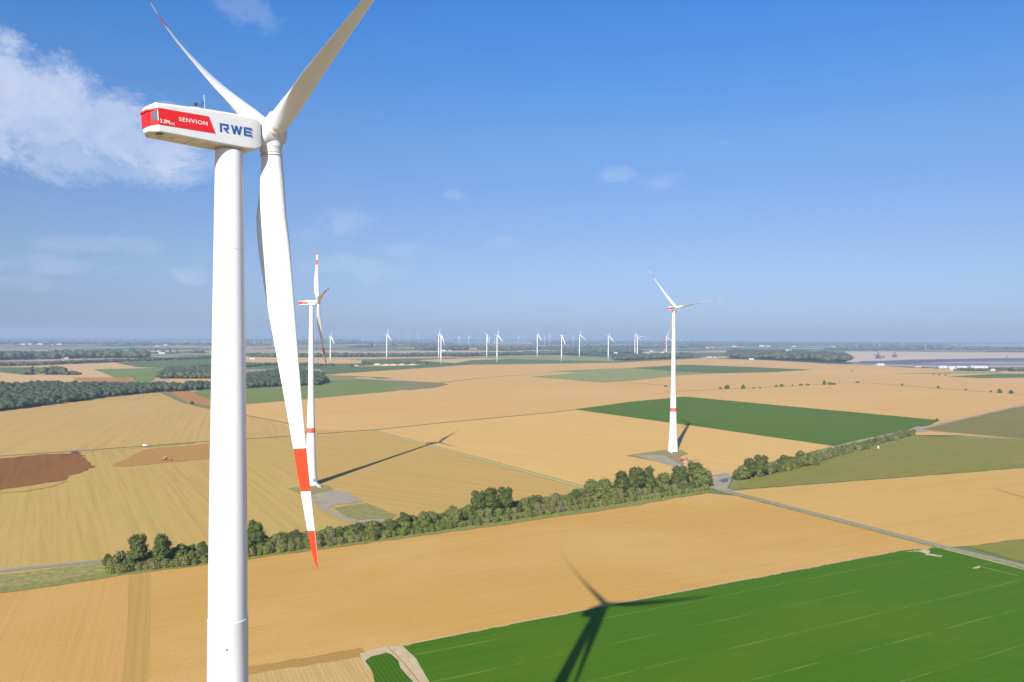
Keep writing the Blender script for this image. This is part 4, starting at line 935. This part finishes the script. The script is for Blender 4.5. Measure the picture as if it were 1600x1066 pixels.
for i, (x, y, hp, n_) in enumerate([(572,569,6,3), (580,568.5,4,1), (551,573,5,2), (625,568,3.5,4), (638,568,4,3), (655,568.5,4,2), (668,569.5,5,2), (520,572,5,3), (508,572,4,3), (1372,549,3,2), (52,575,3,1), (208,547,5,3), (182,548,3,2)]):
    for k in range(n_):
        p = G(x + (k - n_/2) * 3.4 + rnd.uniform(-1, 1), y + rnd.uniform(-.3, .3)); put('dround' if (i + k) % 2 else 'round2', p, pxh(p, hp * rnd.uniform(.8, 1)) / 8.5,
            'dark tree among the quarry heaps' if 540 < x < 700 else 'dark tree at the foot of the small turbine' if 500 < x < 540 else 'hazy far tree near the mine' if x > 700 else 'hazy tree right of the left village',
            'trees round the quarry heaps' if 540 < x < 700 else 'trees at the small turbine' if 500 < x < 540 else 'far trees near the mine' if x > 700 else 'far trees by the left village', 1.3)
# ------------------------------------------------------------------ buildings
def house(x, y, w, d, h, roof, wall, rot, label, group, name='house', flat=False):
    p = G(x, y); r = empty(name, (p.x, p.y, 0), rot); tag(r, label, 'building', group)
    b = MB(); b.box(-w/2, w/2, -d/2, d/2, 0, h); 
    if not flat: b.add([(-w/2, -d/2, h), (-w/2, d/2, h), (-w/2, 0, h + d*.38), (w/2, -d/2, h), (w/2, d/2, h), (w/2, 0, h + d*.38)], [(0, 2, 1), (3, 4, 5)])
    b.build('wall', wall, r)
    t = MB(); o = .4
    if flat: t.box(-w/2 - o, w/2 + o, -d/2 - o, d/2 + o, h + .02, h + .5)
    else:
        e = .3; rz = h + d*.38 + .25
        t.add([(-w/2-o, -d/2-o, h-e), (w/2+o, -d/2-o, h-e), (w/2+o, 0, rz), (-w/2-o, 0, rz), (w/2+o, d/2+o, h-e), (-w/2-o, d/2+o, h-e)], [(0, 1, 2, 3), (3, 2, 4, 5)])
        t.add([(-w/2-o, -d/2-o, h-e-.25), (w/2+o, -d/2-o, h-e-.25), (w/2+o, 0, rz-.25), (-w/2-o, 0, rz-.25), (w/2+o, d/2+o, h-e-.25), (-w/2-o, d/2+o, h-e-.25)], [(3, 2, 1, 0), (5, 4, 2, 3)])
    t.build('roof', roof, r)
    dr = MB(); dr.box(-.6, .6, -d/2 - .08, -d/2 + .05, 0, 2.1); dr.build('door', DARK, r)
    for k in range(max(1, int(w // 5))):
        wx = -w/2 + (k + .5) * w / max(1, int(w // 5)) + 1.2
        if wx + .6 < w/2:
            wi = MB(); wi.box(wx - .6, wx + .6, -d/2 - .06, -d/2 + .05, 1.2, 2.4); wi.build('window', GLASS, r)
    return r
rh = random.Random(5)
VR = [(5,559),(22,558.5),(37,559),(44,554),(52,560),(66,561.3),(71,561.5),(84,561),(97,561),(103,561),(105,561),(118,560),(121,553),(131,553.5),(134,558),(140,557.5),(146,558),(152,557),(157,558),(176,558),(180,556),(178,559),(90,559),(60,556),(28,556),(12,555.5)]
for x, y in VR:
    big = rh.random() < .3; rf = rh.choice([ROOFR, ROOFG, ROOFR, ROOFG])
    house(x, y, rh.uniform(22, 46) if big else rh.uniform(12, 18), rh.uniform(10, 15), rh.uniform(5, 8), rf, WALLW, rh.uniform(-.5, .5),
          'small %s house among the dark trees of the left village' % ('red roofed' if rf is ROOFR else 'pale roofed'), 'houses of the left village')
HL = [(47,538.7,120,'white warehouse, leftmost of the bright row above the village'),(63,538.9,150,'long white warehouse, second of the bright row above the village'),(57,538.9,60,'small red tinted shed between the white warehouses'),(36,539,130,'pinkish long shed left of the white warehouses'),
 (82,539.7,60,'small white hall right of the warehouses'),(93,539,140,'long pale hall, last of the bright row above the village'),(259,540.3,110,'white hall standing alone left of the near tower'),(246,541.3,90,'low pale shed beside the lone white hall'),(278,540.3,60,'small pale shed right of the lone white hall')]
for x, y, w, lb in HL:
    house(x, y, w*.45, w*.15, w*.06, FARRED if 'red' in lb else ROOFG, WALLW, 0.1, lb, 'far sheds above the left village', 'warehouse')
house(246, 552.5, 55, 20, 6, ROOFG, WALLW, .1, 'white roofed barn in the hamlet left of the near tower', None, 'barn')
house(253, 553, 40, 16, 5, paint('teal_roof', (.3, .5, .5), .6), WALLW, .1, 'teal roofed barn beside the white roofed barn', None, 'barn')
house(394, 561.5, 26, 9, 4, ROOFG, WALLW, .2, 'white shed just right of the near tower in the far tan field', None, 'barn')
MR = [(1105,558.8,20,'leftmost white shed before the sandy field'),(1110,559,30,'long white shed before the sandy field'),(1117,559.3,22,'right white shed before the sandy field'),(1174,562.2,44,'white shed at the foot of the wooded slope'),
 (1369,571,16,'small white cabin at the pit edge'),(1376,571.3,50,'long white shed at the pit edge'),(1473,575.8,60,'long white hall left of the mine yard'),(1487,576.3,50,'taller white hall of the mine yard'),(1489,578.3,50,'low white hall in front of the taller one'),(1502,577,70,'low grey hall right of the mine yard'),(1529,578.5,110,'very long grey shed at the mine yard'),(1551,579.5,30,'white end shed of the mine yard'),(1434,574,40,'reddish shed by the pit edge')]
for x, y, w, lb in MR:
    house(x, y, w*.6, w*.2, w*.05 + 3, FARRED if 'reddish' in lb else ROOFG, WALLW, .05, lb, 'white sheds beside the open cast mine', 'warehouse')
for i, (x, y, w) in enumerate([(1095,539.3,90),(1090,544,70),(1105,544,110),(1113,544,60),(1147,542.5,160),(1154,542.7,80),(1161,543,80),(1190,542,200),(1200,542,160),(1195,537.5,200),(1240,542.5,140),(1248,538,160),(1262,539,200),(1290,538.5,120),(1232,549.3,150),(1320,546,120),(1130,537,150),(1178,537,150),(1302,543,140)]):
    house(x, y, w*.4, w*.15, w*.06, ROOFG, WALLW, .1, 'tiny bright building of the hazy far town on the right', 'buildings of the hazy far town', 'warehouse')
for i, (x, y, w) in enumerate([(912,545,60),(920,547,70),(927,547.5,70),(935,550.5,60),(950,550,70),(962,552.5,60),(975,551,60),(985,549.5,60),(1003,551,50),(1012,552.3,60),(1018,550,60),(1034,552,50),(842,540.5,90),(850,541,60),(693,549,70),(703,548.5,60),(601,540.6,80),(942,547,60),(968,548,70)]):
    house(x, y, w*.5, w*.18, w*.1, ROOFG if i % 3 else ROOFR, WALLW, .1, 'tiny pale building scattered below the far turbines', 'far buildings below the turbines', 'barn')
# quarry heaps
def heap(x, y, w, h, mat, label, name='heap', seed=0):
    p = G(x, y); r = random.Random(seed + int(x)); mb = MB(); rings = []
    for k, (f, z) in enumerate(((1, 0), (.86, .3), (.6, .68), (.33, .93), (.1, 1))):
        rings.append([Vector((p.x + cos(2*pi*j/16)*w/2*f*r.uniform(.88, 1.1), p.y + sin(2*pi*j/16)*w/2*f*.7*r.uniform(.88, 1.1), z*h + (.16 if z == 0 else 0))) for j in range(16)])
    mb.rings(rings, cap0=False); o = mb.build(name, mat, smooth=True); tag(o, label, 'heap'); return o
for i, (x, y, w, h) in enumerate([(556,572,30,4), (590,570.4,36,7), (604,571.2,40,5), (615,571,36,6), (628,570.4,30,6), (645,570.4,40,5)]):
    o = heap(x, y, w, h, MS['sand'], 'pale earth heap among the bushes left of the close turbine pair', seed=i); o['group'] = 'quarry heaps'
# ------------------------------------------------------------------ vehicles and machines
def wheel(mb, c, r, w, T=None, mi=0):
    T0 = Matrix.Translation(c) @ Matrix.Rotation(pi/2, 4, 'X')
    mb.lathe([(r*.55, -w/2), (r, -w/2 + .05), (r, w/2 - .05), (r*.55, w/2)], 18, T0, mi)
def tractor(p, rz, body, label, harrow_w, hmat):
    r = empty('tractor', p, rz); tag(r, label, 'tractor')
    b = MB(); b.box(.3, 2.9, -.5, .5, 1.0, 1.95); b.box(2.9, 3.3, -.42, .42, 1.0, 1.75); b.box(-1.2, .3, -.6, .6, .9, 1.6)
    o = b.build('body', body, r); bv = o.modifiers.new('bevel', 'BEVEL'); bv.width = .1; bv.segments = 2
    c = MB(); c.rings([[Vector(q) for q in ((-1.3, -.8, 1.6), (.5, -.8, 1.6), (.5, .8, 1.6), (-1.3, .8, 1.6))], [Vector(q) for q in ((-1.1, -.7, 2.85), (.25, -.7, 2.85), (.25, .7, 2.85), (-1.1, .7, 2.85))]]); cab = c.build('cab', GLASS, r)
    rf = MB(); rf.box(-1.25, .4, -.82, .82, 2.86, 3.02); rf.build('cab_roof', WHITE, cab)
    for x, y, R_, w in ((-.7, 1.0, .95, .6), (-.7, -1.0, .95, .6), (2.4, .9, .65, .45), (2.4, -.9, .65, .45)):
        m = MB(); wheel(m, (x, y, R_), R_, w); wh = m.build('wheel', TYRE, r)
        m = MB(); wheel(m, (x, y, R_), R_*.5, w*1.05); m.build('rim', body, wh)
    ex = MB(); ex.tube((1.2, -.35, 1.9), (1.2, -.35, 3.0), .06); ex.build('exhaust', DARK, r)
    h = MB(); W_ = harrow_w
    h.box(-2.6, -2.4, -W_/2, W_/2, .7, .9); h.box(-3.8, -3.6, -W_/2, W_/2, .7, .9); h.box(-5.0, -4.8, -W_/2, W_/2, .7, .9); h.box(-5.2, -1.3, -.12, .12, .8, 1.05)
    k = -W_/2 + .2
    while k < W_/2:
        for xx in (-2.5, -3.7, -4.9): h.box(xx - .06, xx + .06, k - .06, k + .06, .02, .8)
        k += .7
    h.lathe([(.35, -W_/2), (.35, W_/2)], 12, Matrix.Translation((-5.8, 0, .42)) @ Matrix.Rotation(pi/2, 4, 'X'))
    imp = empty('cultivator', (0, 0, 0)); imp.location = p; imp.rotation_euler = (0, 0, rz)
    tag(imp, 'wide cultivator hitched behind the ' + ('grey tractor' if body is GREY else 'orange tractor'), 'cultivator')
    h.build('tine_frame', hmat, imp)
    return r
p = G(117, 708); tractor((p.x, p.y, .9), radians(115), GREY, 'grey tractor at the corner of the dark ploughed plot', 6, DARK)
p = G(258, 720.5); tractor((p.x, p.y, 1.1), radians(178), ORANGE, 'orange tractor on the orange brown worked plot', 5, ORANGE)
ZB = .9
def van(p, rz):
    r = empty('van', p, rz); tag(r, 'white van parked on the thin grassy lane', 'van')
    prof = [(-2.4, .45), (2.3, .45), (2.5, .8), (2.4, 1.15), (1.6, 1.35), (1.1, 2.0), (.8, 2.15), (-2.3, 2.15), (-2.45, 1.9)]
    b = MB(); b.rings([[Vector((x, -.95, z)) for x, z in prof], [Vector((x, .95, z)) for x, z in prof]]); o = b.build('body', WHITE, r)
    g = MB()
    for s in (-1, 1): g.add([(.3, s*.955, 1.35), (1.35, s*.955, 1.35), (1.05, s*.955, 1.95), (.3, s*.955, 1.95)], [(0, 1, 2, 3)])
    g.add([(1.63, -.8, 1.38), (1.63, .8, 1.38), (1.14, .75, 1.98), (1.14, -.75, 1.98)], [(0, 1, 2, 3)]); g.build('window', GLASS, r)
    for x in (-1.5, 1.55):
        for y in (-.85, .85):
            m = MB(); wheel(m, (x, y, .36), .36, .25); m.build('wheel', TYRE, r)
    for y in (-.6, .6):
        m = MB(); m.box(2.42, 2.5, y - .15, y + .15, .85, 1.02); m.build('headlight', ROOFG, r)
p = G(227, 699.3); van((p.x, p.y, 1.4), radians(6))
# small orange excavator at the right turbine
def digger(p, rz):
    r = empty('excavator', p, rz); tag(r, 'small orange excavator beside the soil heap near the right turbine', 'excavator')
    t = MB()
    for s in (-1, 1): t.box(-1.6, 1.6, s*1.1 - .3, s*1.1 + .3, 0, .75)
    t.build('tracks', DARK, r)
    b = MB(); b.box(-1.7, .6, -1.2, 1.2, .85, 1.8); b.box(-.2, .9, .2, 1.2, 1.8, 2.7); b.build('body', ORANGE, r)
    a = MB(); a.tube((.8, -.3, 1.5), (3.2, -.3, 3.6), .22); a.tube((3.2, -.3, 3.6), (5.2, -.3, 1.7), .18); a.build('arm', ORANGE, r)
    k = MB(); k.box(4.8, 5.6, -.8, .2, .8, 1.7); k.build('bucket', DARK, r)
p = G(1066, 722); digger((p.x, p.y, 1.75), .3)
heap(1071, 722.5, 8, 2.2, MS['pile'], 'reddish soil heap beside the small excavator'); heap(1083, 719.5, 4, 2.2, MS['pile'], 'small separate soil heap right of the excavator')
# bucket wheel excavators in the mine
def bucket_wheel(x, y, hpx, label, rz):
    p = G(x, y); H_ = pxh(p, hpx); s = H_ / 60
    r = empty('mining_excavator', (p.x, p.y, 0), rz); r.scale = (s, s, s); tag(r, label, 'mining excavator', 'bucket wheel excavators')
    c = MB()
    for a in (-22, 0, 22): c.box(-18, 18, a - 4, a + 4, 0, 6)
    c.build('crawler', STEEL, r)
    b = MB(); b.box(-16, 16, -14, 14, 7, 26); b.box(-10, 10, -8, 8, 26, 38); b.build('superstructure', STEEL, r)
    t = MB()
    for q in (((-8, -6, 38), (-2, -2, 60)), ((-8, 6, 38), (-2, 2, 60)), ((8, -6, 38), (2, -2, 60)), ((8, 6, 38), (2, 2, 60))): t.tube(q[0], q[1], 1.4, 6)
    t.tube((0, 0, 60), (-70, 0, 24), .8, 6); t.tube((0, 0, 60), (55, 0, 34), .8, 6); t.build('mast', STEEL, r)
    m = MB()
    for o_ in (-4, 4): m.tube((-10, o_, 26), (-72, o_, 18), 1.4, 6)
    m.build('boom', STEEL, r)
    w = MB(); w.lathe([(6, -2.5), (10, -3), (10, 3), (6, 2.5)], 20, Matrix.Translation((-76, 0, 17)) @ Matrix.Rotation(pi/2, 4, 'X')); w.build('bucket_wheel', STEEL, r)
    k = MB(); k.tube((10, 0, 28), (55, 0, 33), 2.2, 6); k.box(48, 60, -6, 6, 26, 36); k.build('counterweight', STEEL, r)
bucket_wheel(1372.5, 560.5, 10, 'dark mining excavator, left one of the two on the sandy mine terrace', radians(100))
bucket_wheel(1398, 558.5, 7.5, 'hazier mining excavator, right one of the two on the sandy mine terrace', radians(40))
bucket_wheel(1573, 559.5, 4, 'small distant mining excavator at the right end of the pit', radians(60))
# small white cabinet in the right hedge
p = G(1372, 701); cbx = MB(); cbx.box(p.x - .9, p.x + .9, p.y - .7, p.y + .7, 0, 2.2); cbx.rings([[Vector((p.x + a, p.y + b, 2.2)) for a, b in ((-1, -.8), (1, -.8), (1, .8), (-1, .8))], [Vector((p.x + a, p.y + b, 2.7)) for a, b in ((-.2, -.1), (.2, -.1), (.2, .1), (-.2, .1))]])
tag(cbx.build('utility_cabinet', WALLW), 'small white cabinet at the edge of the right hedge', 'cabinet')
# ------------------------------------------------------------------ haze
hz = MB(); hz.box(-32000, 32000, -32000, 32000, -1.0, 320.0)
hm = bpy.data.materials.new('haze'); hm.use_nodes = True; hn = hm.node_tree; hn.nodes.clear()
pv = hn.nodes.new('ShaderNodeVolumePrincipled'); pv.inputs['Color'].default_value = (.50, .64, .83, 1); pv.inputs['Density'].default_value = 7.2e-5; pv.inputs['Anisotropy'].default_value = 0.0
ho = hn.nodes.new('ShaderNodeOutputMaterial'); hn.links.new(pv.outputs[0], ho.inputs['Volume'])
tag(hz.build('haze', hm), 'thin bluish summer haze over the plain', 'haze', kind='stuff')
